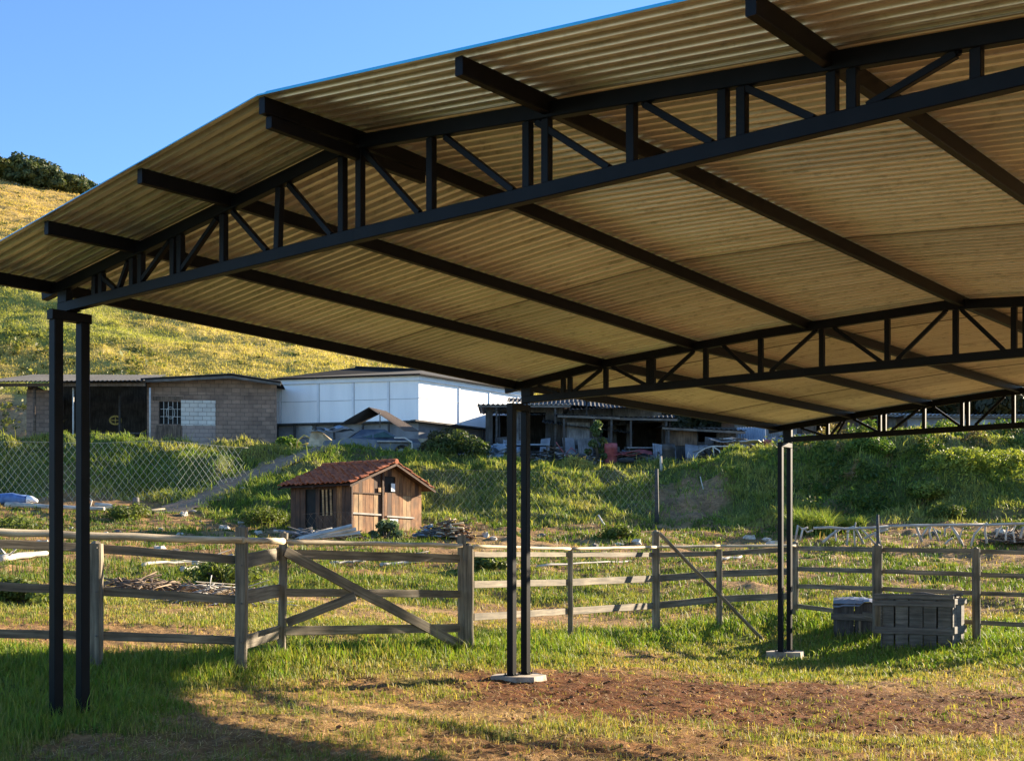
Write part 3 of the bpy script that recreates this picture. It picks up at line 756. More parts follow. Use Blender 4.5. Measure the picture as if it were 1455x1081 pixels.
for (ya, yb, yc) in ((769,778.5,795.5),(830,839,852),(898,902.5,910)):
    rail(lf,-70,(-70,ya),135,(136,yb),12.5); rail(lf,135,(136,yb),340,(342,yc),12.5,off=.075)
for (yb, yc) in ((797,786),(849,838),(913,896)):
    rail(lf,340,(346,yb),403,(399,yc),19,off=.02,th=.028)
rail(lf,-70,(-70,753.5),340,(342,767.5),10.5,'fence_pale','top_pole',off=-.10,th=.085,ends=(.0,.0),sag=.008)
rail(lf,340,(342.5,767.5),403,(402,769),9,'fence_pale','top_pole',off=-.10,th=.075,sag=.006)
for k, px, ys in ((135,136,(778,840,903)),(340,342,(803,857,912))):
    for y_ in ys: mb = MB(); mb.blob(W(px+1,y_,POST[k].y-.075), .012, 0, 5, .2); mb.build('bolt_head', M['oldwood'], lf)
gt = thing('wooden_gate', 'weathered wooden field gate with one long diagonal brace and a short counter brace', 'gate', Vector((POST[403].x+.1, POST[403].y, POST[403].z)))
for (ya, yb, h) in ((786.5,793.5,12.5),(841.5,843.5,11),(896,891.5,12.5)):
    rail(gt,403,(405,ya),663,(656,yb),h,off=-.02)
rail(gt,403,(403,769.5),663,(656,775),6.5,'fence_pale','top_pole',off=-.09,th=.06,sag=.006)
rail(gt,403,(405,783),663,(654,916),14,name='diagonal_brace',off=-.06,th=.03)
rail(gt,403,(408,884.5),403,(505,846.5),13,name='counter_brace',off=.10,th=.025)
mb = MB(); a = W(656,760,POST[663].y-.02); b = W(657,917,POST[663].y-.02)
mb.bar(b, a, .075, .11, up=(1,0,0), seg=6, jit=.003, ch=.008); mb.build('stile', M['fence'], gt)
rf = thing('wooden_fence', 'long timber fence running from the thick gate post past the crates to the right edge', 'fence', POST[810])
post(rf,663,665,775,15.5); post(rf,810,810.5,782,7.5,rnd=False); post(rf,932,932,755,10.5); post(rf,1022,1022,780,8,rnd=False)
post(rf,1130,1130,770,8); post(rf,1246,1246.5,775,12.5); post(rf,1390,1388,779,10,lean=-1.5); post(rf,1530,1530,780,10)
K = [(663,673),(810,810),(932,932),(1022,1022),(1130,1130)]
for ys, h in (((787.5,787.5,788,786,780),7),((830,827,821.5,815,811),9.5),((876,868,860,851,846),9.5)):
    for j in range(4):
        rail(rf,K[j][0],(K[j][1],ys[j]),K[j+1][0],(K[j+1][1],ys[j+1]),h,off=.055,th=.028)
yp = (776,779.5,777,775.5,775)
for j in range(4): rail(rf,K[j][0],(K[j][1],yp[j]),K[j+1][0],(K[j+1][1],yp[j+1]),4.2,'fence_pale','top_pole',off=-.07,th=.05,sag=.003)
K2 = [(1130,1130),(1246,1246),(1390,1388),(1530,1530)]
for ys in ((778.5,780.5,783,787),(808,811,816,821),(832.5,836,842.5,847.5),(860,875,884,891)):
    for j in range(3):
        rail(rf,K2[j][0],(K2[j][1],ys[j]),K2[j+1][0],(K2[j+1][1],ys[j+1]),6.5,off=.06,th=.028)
# plank leaning on the fence
mb = MB(); a = W(937,757,POST[932].y-.13); b = W(1087,901,21.7); b.z = G(b.x,b.y)-.02
mb.bar(b, a, .03, .115, up=(0,-1,.3), seg=6, jit=.005, ch=.003)
tag(mb.build('plank', M['fence'], None, b), 'long loose plank leaning diagonally against the middle of the right fence', 'plank')

# ================================================================== CRATES
def crate_right():
    p0 = gz(1251, 20.35); p1 = gz(1352, 19.72)
    z0 = min(p0.z, p1.z)-.02; ht = .90
    u = Vector((p1.x-p0.x, p1.y-p0.y, 0)); L = u.length; u.normalize(); v = Vector((-u.y, u.x, 0)); Dp = .62
    o = Vector((p0.x, p0.y, z0)); r = thing('wooden_crate', 'larger slatted wooden crate with a pale end panel, right of the fence post', 'crate', o)
    up = Vector((0,0,1)); nb = 5
    mb = MB(); 
    for k in range(nb): # front boards, upright, dark
        a = o+u*(L*k/nb+.008)+v*.03; mb.box(a+up*.07, u*(L/nb-.016-random.random()*.012), v*.02, up*(ht-.13-random.random()*.03))
    mb.build('front_panel', M['crate'], r)
    mb = MB()
    for k in range(nb): mb.box(o+u*(L*k/nb+.008)+v*(Dp-.03)+up*.07, u*(L/nb-.016), v*.02, up*(ht-.14))
    mb.build('back_panel', M['crate'], r)
    mb = MB()
    for k in range(3): mb.box(o+u*L+v*(Dp*k/3+.006)+up*.08, u*.02, v*(Dp/3-.012), up*(ht-.16))
    mb.build('end_panel', M['oldwood'], r)
    mb = MB()
    for k in range(3): mb.box(o-u*.0+v*(Dp*k/3+.006)+up*.08, u*.02, v*(Dp/3-.012), up*(ht-.16))
    mb.build('end_panel', M['crate'], r)
    for zz, h, x0, x1 in ((ht-.09,.085,-.10,.03),(ht-.20,.09,-.13,.05),(.30*ht,.105,-.09,.02),(-.02,.10,0,.02)):
        mb = MB(); mb.bar(o+u*x0+up*(zz+h/2)+v*.012, o+u*(L+x1)+up*(zz+h/2)+v*.012, .03, h, seg=6, jit=.004, ch=.004); mb.build('slat', M['oldwood'], r)
    for zz, h in ((ht-.16,.09),(.33*ht,.11)):
        mb = MB(); mb.bar(o+u*(L+.035)+v*.0+up*(zz+h/2), o+u*(L+.035)+v*(Dp+.02)+up*(zz+h/2), .026, h, seg=4, jit=.003, ch=.003); mb.build('slat', M['oldwood'], r)
    mb = MB()
    for k in range(4): mb.box(o+v*(.04+k*(Dp-.04)/4)+up*(ht-.06), u*(L*.98), v*((Dp-.04)/4-.015), up*.02)
    mb.build('lid', M['crate'], r)
    for sx in (0.0, L-.05):
        mb = MB(); mb.box(o+u*sx+v*.052+up*0, u*.05, v*.05, up*(ht-.08)); mb.build('corner_post', M['crate'], r)
    # length of hose on top
    pts = [o+u*(.35*L+.1*k)+v*(.3+.03*math.sin(k*1.3))+up*(ht-.02+.02*math.sin(k*.9)) for k in range(9)]
    mb = MB(); mb.tube(pts, [.022]*8+[.03], 6); tag(mb.build('bent_stick', M['oldwood'], None, pts[0]), 'bent grey stick lying on the lid of the larger crate', 'stick')
crate_right()
def crate_left():
    p0 = gz(1184, 21.75); p1 = gz(1252, 21.55)
    z0 = min(p0.z, p1.z)-.02; ht = .62
    u = Vector((p1.x-p0.x, p1.y-p0.y, 0)); L = u.length+.25; u.normalize(); v = Vector((-u.y, u.x, 0)); Dp = .7
    o = Vector((p0.x, p0.y, z0)); up = Vector((0,0,1))
    r = thing('wooden_crate', 'smaller dark wooden crate under a loose pale sheet, left of the fence post', 'crate', o)
    for nm, s_, mt in (('front_panel', 0, 'darkboard'), ('back_panel', Dp-.02, 'crate')):
        mb = MB()
        for k in range(3): mb.box(o+u*(L*k/3+.006)+v*s_+up*.03, u*(L/3-.012), v*.02, up*(ht-.05))
        mb.build(nm, M[mt], r)
    for s_ in (0, L-.02):
        mb = MB(); mb.box(o+u*s_+v*.022+up*.03, u*.02, v*(Dp-.044), up*(ht-.06)); mb.build('end_panel', M['darkboard'], r)
    mb = MB(); mb.bar(o-u*.04+v*-.018+up*(ht*.62), o+u*(L)+v*-.018+up*(ht*.58), .03, .11, seg=5, jit=.004, ch=.004); mb.build('slat', M['crate'], r)
    mb = MB(); mb.bar(o+u*(L*.42)+v*-.016+up*.05, o+u*(L*.42)+v*-.016+up*(ht*.5), .025, .045, up=u, ch=.003); mb.build('batten', M['fence'], r)
    mb = MB(); nx, ny = 12, 8; n0 = 0
    for i in range(nx+1):
        for j in range(ny+1):
            a = i/nx; b = j/ny
            z = ht+.01+.06*math.sin(PI*b)*(.6+.4*math.sin(a*5))+.03*random.random()-(.10 if j == 0 else 0)*(1 if a < .45 else .2)
            mb.v.append(o+u*(L*(a*.98+.0))+v*(Dp*(b*1.02)-.02)+up*z)
    for i in range(nx):
        for j in range(ny):
            k = i*(ny+1)+j; mb.face((k, k+ny+1, k+ny+2, k+1), [(i*.1,j*.1)]*4)
    sh = mb.build('loose_sheet', M['tin'], None, o); sh.modifiers.new('s','SOLIDIFY').thickness = .012
    tag(sh, 'crumpled pale grey sheet draped on top of the smaller crate', 'sheet')
crate_left()

# ================================================================== PLANK HUT
def hut():
    c = W(498, 757, 40); c.z = G(c.x, c.y)-.05
    zb = c.z; u = Vector((.60,.80,0)).normalized(); v = Vector((-u.y, u.x, 0)); up = Vector((0,0,1))
    w, L, he = 3.35, 2.65, 1.62; hp = 2.27
    r = thing('plank_hut', 'small brown plank hut with a mossy red clay tile roof', 'hut', c)
    # gable wall of upright boards
    def gh(x): return he+(hp-he)*(1-abs(x-w*.53)/(w*.53 if x < w*.53 else w*.47))
    mats = [M['hut'], M['hut_pale'], M['hut_dark']]
    mb = MB(); x = 0; 
    holes = [(1.62,2.02,1.42,1.98)]
    while x < w-.02:
        bw = random.uniform(.12,.23); x1 = min(w, x+bw); h0, h1 = gh(x), gh(x1); m = random.choice([0,0,0,1,1,2])
        def brd(za, zb0, zb1, d_, m):
            o = c+v*(-d_); P = [o+u*(x+.005)+up*za, o+u*(x1-.005)+up*za, o+u*(x1-.005)+up*zb1, o+u*(x+.005)+up*zb0]
            Q = [p+v*.025 for p in P]; ru = random.random()*9; rv = random.random()*9
            uv = [(ru+x,rv+za),(ru+x1,rv+za),(ru+x1,rv+zb1),(ru+x,rv+zb0)]
            mb.poly(P, uv, m); mb.poly(Q[::-1], uv[::-1], m)
            for k in range(4): mb.poly([P[k], Q[k], Q[(k+1)%4], P[(k+1)%4]], None, m)
        dj = random.uniform(0,.014)
        spl = 1.28+random.uniform(-.01,.01)
        if 1.60 < (x+x1)/2 < 2.02:
            brd(.05, 1.36, 1.36, dj, m); brd(1.88, min(h0,9)-.02, h1-.02, dj, m)
        else:
            brd(random.uniform(0,.08), spl, spl, dj, m); brd(spl+.01, h0-.03, h1-.03, .004, random.choice([0,0,2]))
        x = x1
    mb.build('gable_wall', mats, r)
    # black sheets added inside: painted shade that keeps the gaps dark
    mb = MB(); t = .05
    mb.poly([c+v*t+u*.03, c+v*t+u*(w-.03), c+v*t+u*(w-.03)+up*he, c+v*t+u*(w*.53)+up*(hp-.06), c+v*t+u*.03+up*he]); mb.build('gap_shade', M['black'], r)
    mb = MB(); mb.bar(c+u*0.02+v*-.03+up*.0, c+u*.02+v*-.03+up*he, .06, .06, up=u); mb.build('corner_post', M['hut_dark'], r); mb = MB(); mb.bar(c+u*1.43-v*.035+up*.0, c+u*1.43-v*.035+up*(gh(1.43)-.05), .07, .05, up=v, m=0)
    mb.build('wall_batten', M['hut_dark'], r)
    mb = MB(); mb.bar(c+u*.05-v*.035+up*.66, c+u*1.36-v*.035+up*.64, .025, .05); mb.build('cross_batten', M['white_wood'], r); mb = MB(); mb.bar(c+u*1.62-v*.035+up*.60, c+u*2.95-v*.035+up*.58, .025, .05)
    mb.build('cross_batten', M['white_wood'], r)
    mb = MB(); mb.bar(c+u*.05-v*.03+up*1.3, c+u*1.36-v*.03+up*1.3, .02, .03); mb.build('cross_batten', M['hut_dark'], r)
    for (x0, x1, z0, z1, nm, mt) in ((1.82,2.0,1.40,1.66,'notice','paper'),(1.75,2.15,.28,.52,'notice','paper'),(1.22,1.34,1.36,1.50,'notice','hut_pale')):
        mb = MB(); mb.box(c+u*x0-v*.045+up*z0, u*(x1-x0), v*.01, up*(z1-z0)); mb.build(nm, M[mt], r)
    # left side wall, mostly dark boards: its shade is put into the colour
    mb = MB(); y = 0
    while y < L-.02:
        bw = random.uniform(.14,.26); y1 = min(L, y+bw); mid = (y+y1)/2
        segs = [(random.uniform(0,.06), he-.02)]
        if .75 < mid < 1.35: segs = [(.05,.62),(1.42,he-.02)]
        if 1.6 < mid < 1.95: segs = [(1.45,he-.02)]
        for a, b in segs: mb.box(c+v*(y+.006)+u*(random.uniform(-.012,0))+up*a, v*(y1-y-.012), u*.025, up*(b-a), random.choice([0,2,2,2]))
        y = y1
    mb.build('side_wall', mats, r)
    mb = MB(); mb.poly([c+u*.06+v*.06, c+u*.06+v*(L-.03), c+u*.06+v*(L-.03)+up*(he-.03), c+u*.06+v*.06+up*(he-.03)]); mb.build('gap_shade', M['black'], r)  # second black sheet, painted shade behind the side wall
    mb = MB()
    for a in (.82, 1.0, 1.16): mb.bar(c+v*a+u*-.01+up*.6, c+v*(a+.03)+u*-.01+up*1.42, .07, .02, up=u)
    mb.build('window_slat', M['hut_pale'], r)
    # far walls
    mb = MB(); mb.box(c+v*(L-.03), u*w, v*.03, up*(he-.03)); mb.build('back_wall', M['hut_dark'], r)
    mb = MB(); mb.box(c+u*(w-.03)+v*.03, u*.03, v*(L-.07), up*(he-.05)); mb.build('side_wall', M['hut_dark'], r)
    # tiled roof: two pitches with rows of barrel tiles
    rx = w*.53; e = .34; ov0, ov1 = -.33, L+.28
    for side in (-1, 1):
        ex = -e if side < 0 else w+e
        slope = (hp-he)/(rx if side < 0 else w-rx)
        ez = hp+.07-slope*abs(ex-rx); mb = MB(); rows = 13; cols = 15; amp = .055
        q = 4
        for rr in range(rows):
            ta = rr/rows; tb = (rr+1.12)/rows
            base = len(mb.v); nj = cols*q+1
            for t, lift in ((ta, .0), (min(tb,1), .035)):
                for j in range(nj):
                    yy = ov0+(ov1-ov0)*j/(nj-1); xx = rx+(ex-rx)*t; zz = hp+.07+(ez-hp-.07)*t
                    wob = .012*math.sin(rr*2.1+j//q*1.7)+random.uniform(-.006,.006)
                    mb.v.append(c+u*xx+v*(yy+.02*math.sin(rr*1.3))+up*(zz+amp*abs(math.sin(PI*j/q))+lift*.6+wob))
            for j in range(nj-1):
                a = base+j; k = (a, a+1, a+nj+1, a+nj); mb.face(k if side < 0 else k[::-1])
        o = mb.build('roof', M['tile'], r); o.modifiers.new('s','SOLIDIFY').thickness = .02
        mb = MB()
        mb.poly([c+u*rx+v*ov0+up*(hp+.0), c+u*ex+v*ov0+up*(ez-.07), c+u*ex+v*ov1+up*(ez-.07), c+u*rx+v*ov1+up*(hp+.0)])
        for yy in (ov0+.03, L*.5, ov1-.05): mb.bar(c+u*rx+v*yy+up*(hp-.02), c+u*ex+v*yy+up*(ez-.09), .05, .07)
        mb.build('rafter', M['hut_dark'], o)
    mb = MB()
    for k in range(9): 
        yy = ov0+(ov1-ov0)*(k+.0)/9; mb.tube([c+u*rx+v*yy+up*(hp+.075), c+u*rx+v*(yy+.42)+up*(hp+.10)], [.09,.075], 8)
    mb.build('ridge_tile', M['tile'], r)
    return c, u, v
hut()

# ================================================================== BUILDINGS ON THE TERRACE
UP = Vector((0,0,1))
def frame(pa, pb, da, db, ybase=None):
    a = W(pa, 0, da); b = W(pb, 0, db); a.z = b.z = 0
    u = b-a; L = u.length; u.normalize(); v = Vector((-u.y, u.x, 0))
    return a, u, v, L
def zpx(y, d): return (HZ-y)/F*d+EYE
def wall(mb, o, u, v, L, z0, z1, th=.15, holes=(), m=0):
    xs = sorted({0, L, *[h[0] for h in holes], *[h[1] for h in holes]}); zs = sorted({z0, z1, *[h[2] for h in holes], *[h[3] for h in holes]})
    for i in range(len(xs)-1):
        j = 0
        while j < len(zs)-1:
            xm = (xs[i]+xs[i+1])/2; k = j
            def solid(jj): zm = (zs[jj]+zs[jj+1])/2; return not any(h[0] < xm < h[1] and h[2] < zm < h[3] for h in holes)
            if not solid(j): j += 1; continue
            while k+1 < len(zs)-1 and solid(k+1): k += 1
            P = [o+u*xs[i]+UP*zs[j], o+u*xs[i+1]+UP*zs[j], o+u*xs[i+1]+UP*zs[k+1], o+u*xs[i]+UP*zs[k+1]]; Q = [p+v*th for p in P]
            uv = [(xs[i],zs[j]),(xs[i+1],zs[j]),(xs[i+1],zs[k+1]),(xs[i],zs[k+1])]
            mb.poly(P, uv, m); mb.poly(Q[::-1], uv[::-1], m)
            for a in range(4): mb.poly([P[a], Q[a], Q[(a+1)%4], P[(a+1)%4]], None, m)
            j = k+1
def corrugated(mb, a, b, c, d, per=.25, amp=.03, th=.02, m=0, nj=3, sag=0.0):
    """wavy sheet: ridges run a->d and b->c, repeated along a->b"""
    a, b, c, d = map(Vector, (a, b, c, d)); L = (b-a).length; n = max(4, int(L/per*4)); nn = (b-a).cross(d-a).normalized()
    if nn.z < 0: nn = -nn
    for lay in (0, 1):
        base = len(mb.v)
        for i in range(n+1):
            t = i/n; h = amp*math.sin(t*L/per*2*PI)
            for j in range(nj+1):
                s = j/nj; p = a.lerp(b, t).lerp(d.lerp(c, t), s)
                mb.v.append(p+nn*(h+lay*th)-UP*(sag*math.sin(PI*s)*(.5+.5*math.sin(t*7))))
        for i in range(n):
            for j in range(nj):
                k = base+i*(nj+1)+j; q = (k, k+nj+1, k+nj+2, k+1); mb.face(q if lay else q[::-1], None, m)
    n1 = base-(n+1)*(nj+1)
    for i in range(n):
        for j in (0, nj):
            k = n1+i*(nj+1)+j; k2 = base+i*(nj+1)+j; mb.face((k, k+nj+1, k2+nj+1, k2), None, m)
    for i in (0, n):
        for j in range(nj):
            k = n1+i*(nj+1)+j; k2 = base+i*(nj+1)+j; mb.face((k, k+1, k2+1, k2), None, m)

def brick_building():
    d0 = 61.0
    o, u, v, L = frame(213, 393, d0, d0+.6); z0 = zpx(637, d0); ze = zpx(543, d0); zp = zpx(535, d0)
    o = o+UP*0
    r = thing('block_building', 'low brown block building with a grilled window and a white painted block patch', 'building', (o.x, o.y, z0))
    s = L/180.0
    win = (13*s, 45*s, zpx(602,d0), zpx(570,d0))
    mb = MB(); wall(mb, o, u, v, L, z0-.3, zpx(556,d0), .16, [win])
    P = [o+UP*zpx(556,d0), o+u*L+UP*zpx(556,d0), o+u*L+UP*ze, o+u*(118*s)+UP*zp, o+UP*ze]
    uv = [(0,0),(L,0),(L,.4),(118*s,.7),(0,.4)]; mb.poly(P, uv); mb.poly([p+v*.16 for p in P][::-1], uv[::-1])
    mb.build('front_wall', M['brick'], r)
    mb = MB(); wall(mb, o+u*(L-.16)+v*.16, v, -u, 6, z0-.3, ze, .16); mb.build('side_wall', M['brick'], r)
    mb = MB(); wall(mb, o+v*.16, v, -u, 6, z0-.3, ze, .16); mb.build('side_wall', M['brick'], r)
    mb = MB(); wall(mb, o+v*6.2, u, v, L, z0-.3, ze, .16); mb.build('back_wall', M['brick'], r)
    # window grille
    fr = MB(); dd = v*.03
    x0, x1, za, zb = win
    for xx in (x0, x1-.05): fr.box(o+u*xx+dd+UP*za, u*.05, v*.05, UP*(zb-za))
    for zz in (za, zb-.05): fr.box(o+u*(x0+.05)+dd+UP*zz, u*(x1-x0-.1), v*.05, UP*.05)
    w = fr.build('window', M['black'], r)
    mb = MB()
    for k in range(1, 5): mb.bar(o+u*(x0+(x1-x0)*k/5)+v*.035+UP*za, o+u*(x0+(x1-x0)*k/5)+v*.035+UP*zb, .022, .022, up=v)
    for k in range(1, 3): mb.bar(o+u*x0+v*.055+UP*(za+(zb-za)*k/3), o+u*x1+v*.055+UP*(za+(zb-za)*k/3), .02, .02)
    mb.tube([o+u*(x0+x1)*.5+v*.03+u*(.2*math.cos(a))+UP*((za+zb)/2-0)+UP*(.28*math.sin(a)) for a in np.linspace(0,2*PI,13)], .014, 5)
    mb.build('grille', M['pipe'], w)
    mb = MB(); mb.poly([o+u*x0+v*.12+UP*za, o+u*x1+v*.12+UP*za, o+u*x1+v*.12+UP*zb, o+u*x0+v*.12+UP*zb]); mb.build('pane', M['black'], w)
    mb = MB(); wall(mb, o-v*.05+u*(44*s), u, v, 49*s, zpx(604,d0), zpx(568,d0), .045); mb.build('white_block_patch', M['whiteblock'], r)
    mb = MB(); wall(mb, o-v*.03+u*(46*s), u, v, 47*s, z0, zpx(604,d0)-.003, .027); mb.build('pink_block_patch', M['pinkblock'], r)
    mb = MB(); x = 8*s
    while x < 44*s:
        w_ = min(random.uniform(.16,.26), 44*s-x); mb.box(o+u*x-v*.03+UP*z0, u*(w_-.012), v*.027, UP*(zpx(603,d0)-z0-random.random()*.04)); x += w_
    mb.build('plank_cladding', M['brownboard'], r)
    mb = MB(); mb.bar(o+u*(4*s)-v*.015+UP*zpx(566,d0), o+u*(47*s)-v*.015+UP*zpx(566,d0), .03, .2); mb.build('lintel', M['brownboard'], r)
    # roof of the gabled part
    mb = MB(); ov = .75; ridge = o+u*(118*s)
    corrugated(mb, ridge-v*ov+UP*(zp+.07), ridge+v*6.4+UP*(zp+.07), o-u*.3+v*6.4+UP*(ze+.05), o-u*.3-v*ov+UP*(ze+.05), .18, .025)
    corrugated(mb, ridge-v*ov+UP*(zp+.072), ridge+v*6.4+UP*(zp+.072), o+u*(L+.25)+v*6.4+UP*(ze-.0), o+u*(L+.25)-v*ov+UP*(ze-.0), .18, .025)
    mb.build('roof', M['roofgrey'], r)
    mb = MB(); mb.bar(o-u*.3-v*(ov-.05)+UP*(ze-.06), ridge-v*(ov-.05)+UP*(zp-.06), .05, .12); mb.bar(ridge-v*(ov-.05)+UP*(zp-.062), o+u*(L+.25)-v*(ov-.05)+UP*(ze-.12), .05, .12); mb.build('barge_board', M['oldwood'], r)
    # open lean-to at the left
    Ll = 172*s; ol = o-u*Ll
    mb = MB(); wall(mb, ol+u*.0, u, v, 38*s, z0-.3, zpx(556,d0), .15); mb.build('porch_wall', M['brick'], r)
    mb = MB(); wall(mb, ol+v*4.6, u, v, Ll-.05, z0-.3, zpx(537.5,d0+4.6), .15); mb.build('porch_wall', M['darkboard'], r)
    mb = MB(); wall(mb, ol+v*.2, v, u, 4.3, z0-.3, zpx(546,d0), .15); mb.build('porch_wall', M['brownboard'], r)
    mb = MB(); corrugated(mb, ol-u*1.7-v*1.3+UP*(zpx(545.5,d0-1.3)), o-u*.05-v*1.3+UP*(zpx(541,d0-1.3)), o-u*.05+v*4.9+UP*(zpx(534,d0+5)), ol-u*.9+v*4.9+UP*(zpx(536,d0+5)), .2, .03)
    mb.build('porch_roof', M['roofgrey'], r)
    mb = MB(); mb.bar(ol-u*1.5-v*.9+UP*zpx(550,d0-.9), o-u*.05-v*.9+UP*zpx(546.5,d0-.9), .06, .14); mb.build('porch_beam', M['brownboard'], r)
    for px, nm, mt, rr in ((213,'pipe_post','pipe',.045),(104,'pipe_post','pipe',.04),(49,'porch_post','brownboard',.08),(170,'porch_post','darkboard',.06)):
        q = W(px,0,d0-.9+(2 if px == 170 else 0)); q.z = 0; mb = MB(); mb.tube([q+UP*(z0-.3), q+UP*zpx(551,d0-.9)], rr, 8); mb.build(nm, M[mt], r)
    mb = MB()
    for k in range(3): mb.bar(o-u*2.6+v*(.2+k*.01)-v*.3+UP*(z0+.25+.22*k), o-u*.1-v*.3+UP*(z0+.25+.22*k), .03, .06)
    mb.build('porch_rail', M['darkboard'], r)
    # things kept in the porch
    q = W(150,0,d0+2.2); q.z = z0; t = thing('workbench', 'dark workbench standing in the open porch of the block building', 'workbench', q)
    mb = MB(); mb.box(q+UP*.82-u*1.1, u*2.2, v*.7, UP*.06); mb.build('bench_top', M['brownboard'], t)
    for a in (-1.0, .95):
        for b in (.04, .58): mb = MB(); mb.box(q+u*a+v*b, u*.07, v*.07, UP*.82); mb.build('leg', M['brownboard'], t)
    q = W(165,0,d0+.9); q.z = z0; t = thing('plastic_chair', 'pale blue plastic chair in front of the bench in the dark porch', 'chair', q)
    mb = MB(); mb.box(q-u*.22+UP*.42, u*.44, v*.42, UP*.03); mb.build('seat', M['tinblue'], t)
    mb = MB(); mb.tube([q+v*.42-u*.22+UP*.44, q+v*.5-u*.2+UP*.8, q+v*.5+UP*.88, q+v*.5+u*.2+UP*.8, q+v*.42+u*.22+UP*.44], .03, 6); mb.build('backrest', M['tinblue'], t)
    for a in (-.2,.17):
        for b in (.02,.37): mb = MB(); mb.box(q+u*a+v*b, u*.03, v*.03, UP*.42); mb.build('leg', M['tinblue'], t)
    q = W(164,597,d0+2.1); mb = MB(); mb.tube([q+u*(.27*math.cos(a))+UP*(.2*math.sin(a)) for a in np.linspace(0,2*PI,15)], .05, 6)
    mb.tube([q-u*.26, q+u*.26], .03, 5); mb.tube([q-UP*.19, q+UP*.19], .03, 5)
    mb.build('hub_spokes', M['yellow'], None, q); o_ = bpy.context.scene.objects['hub_spokes']; o_.name = 'handwheel'; tag(o_, 'pale yellow spoked handwheel standing on the porch workbench', 'wheel')
brick_building()

def white_building():
    d0 = 62.0
    z0 = zpx(640, d0)-.5; zc = zpx(598, d0); ztop = zpx(534, d0)
    pc = W(595,0,d0); pl = W(392,0,63.6); pr = W(728,0,67.4)
    for p in (pc, pl, pr): p.z = 0
    pr = pc+(pr-pc)*1.18
    r = thing('panel_building', 'long white panelled building with a dark low roof above a grey base', 'building', (pc.x, pc.y, z0))
    bk = Vector((-.1,.99,0))*7; B1 = pl+bk; B2 = pr+bk*.55
    ring = [pl, pc, pr, B2, B1]
    def wallseg(mb, a, b, za, zb): mb.poly([a+UP*za, b+UP*za, b+UP*zb, a+UP*zb])
    mb = MB()
    for i in range(5): wallseg(mb, ring[i], ring[(i+1)%5], zc, ztop)
    mb.build('panel_wall', M['white'], r)
    mb = MB(); 
    ins = [p+(pc*.5+B1*.25+B2*.25-p).normalized()*.12 for p in ring]
    for i in range(5): wallseg(mb, ins[i], ins[(i+1)%5], z0-.3, zc)
    mb.build('base_wall', M['greywall'], r)
    def outn(a, b): d = (b-a).normalized(); return Vector((d.y, -d.x, 0))
    for a, b, vs, hs in ((pl,pc,(.03,.30,.545,.79,),(.5,)),(pc,pr,(.35,.63,.9),(.52,))):
        n = outn(a, b); LL = (b-a).length; d = (b-a).normalized()
        for f_ in vs:
            mb = MB(); p = a+d*LL*f_+n*.012; mb.bar(p+UP*zc, p+UP*(ztop-.2), .10, .04, up=n); mb.build('panel_post', M['white_trim'], r)
            mb = MB(); p = a+d*(LL*f_+.075)+n*.008; mb.bar(p+UP*zc, p+UP*(ztop-.2), .025, .03, up=n); mb.build('seam', M['seam'], r)
        for f_ in hs:
            mb = MB(); zz = zc+(ztop-zc)*f_; mb.bar(a+n*.006+UP*zz, b+n*.006+UP*zz, .02, .028); mb.build('seam', M['seam'], r)
        mb = MB(); mb.bar(a-d*.05+n*.05+UP*(ztop-.1), b+d*.05+n*.05+UP*(ztop-.1), .11, .24); mb.build('fascia', M['white_trim'], r)
        mb = MB(); mb.bar(a-d*.5+n*.10+UP*(zc-.03), b+n*.10+UP*(zc-.03), .34, .08); mb.build('ledge', M['darkboard'], r)
        for f_ in (.02,.14,.29,.42,.62,.80) if a is pl else (.25,.55,.95):
            mb = MB(); p = a+d*LL*f_+n*.12; mb.bar(p+UP*(z0-.2), p+UP*(zc-.075), .09, .09, up=n); mb.build('base_post', M['darkboard'], r)
    mb = MB(); p = W(728,0,d0).xyz; 
    mb = MB(); a = pl.lerp(pc,.165); b = pl.lerp(pc,.26); n = outn(pl,pc); mb.poly([a+n*.02+UP*zpx(618,d0), b+n*.02+UP*zpx(618,d0), b+n*.02+UP*(zc-.08), a+n*.02+UP*(zc-.08)]); mb.build('base_panel', M['tin'], r)
    # roof: low hip with overhang
    e = [p+(p-(pc*.4+B1*.3+B2*.3)).normalized()*.35 for p in ring]
    ra = W(505,0,66.5); rb = W(600,0,67.5); ra.z = rb.z = 0
    zr_ = zpx(524, 67); ze = ztop+.05
    E_ = [p+UP*ze for p in e]; RA = ra+UP*zr_; RB = rb+UP*zr_
    mb = MB()
    mb.poly([E_[0], E_[1], RB, RA]); mb.poly([E_[1], E_[2], RB]); mb.poly([E_[2], E_[3], RB]); mb.poly([E_[3], E_[4], RA, RB]); mb.poly([E_[4], E_[0], RA])
    mb.poly(E_[::-1])
    for i in range(5): pass
    o = mb.build('roof', M['roofdark'], r)
    mb = MB(); mb.bar(RA+UP*.03, RB+UP*.03, .22, .06); mb.build('ridge_cap', M['roofgrey'], o)
    mb = MB()
    for i in range(3): mb.bar(E_[i]-UP*.02, E_[i+1]-UP*.02, .06, .07)
    mb.build('gutter', M['roofdark'], o)
white_building()

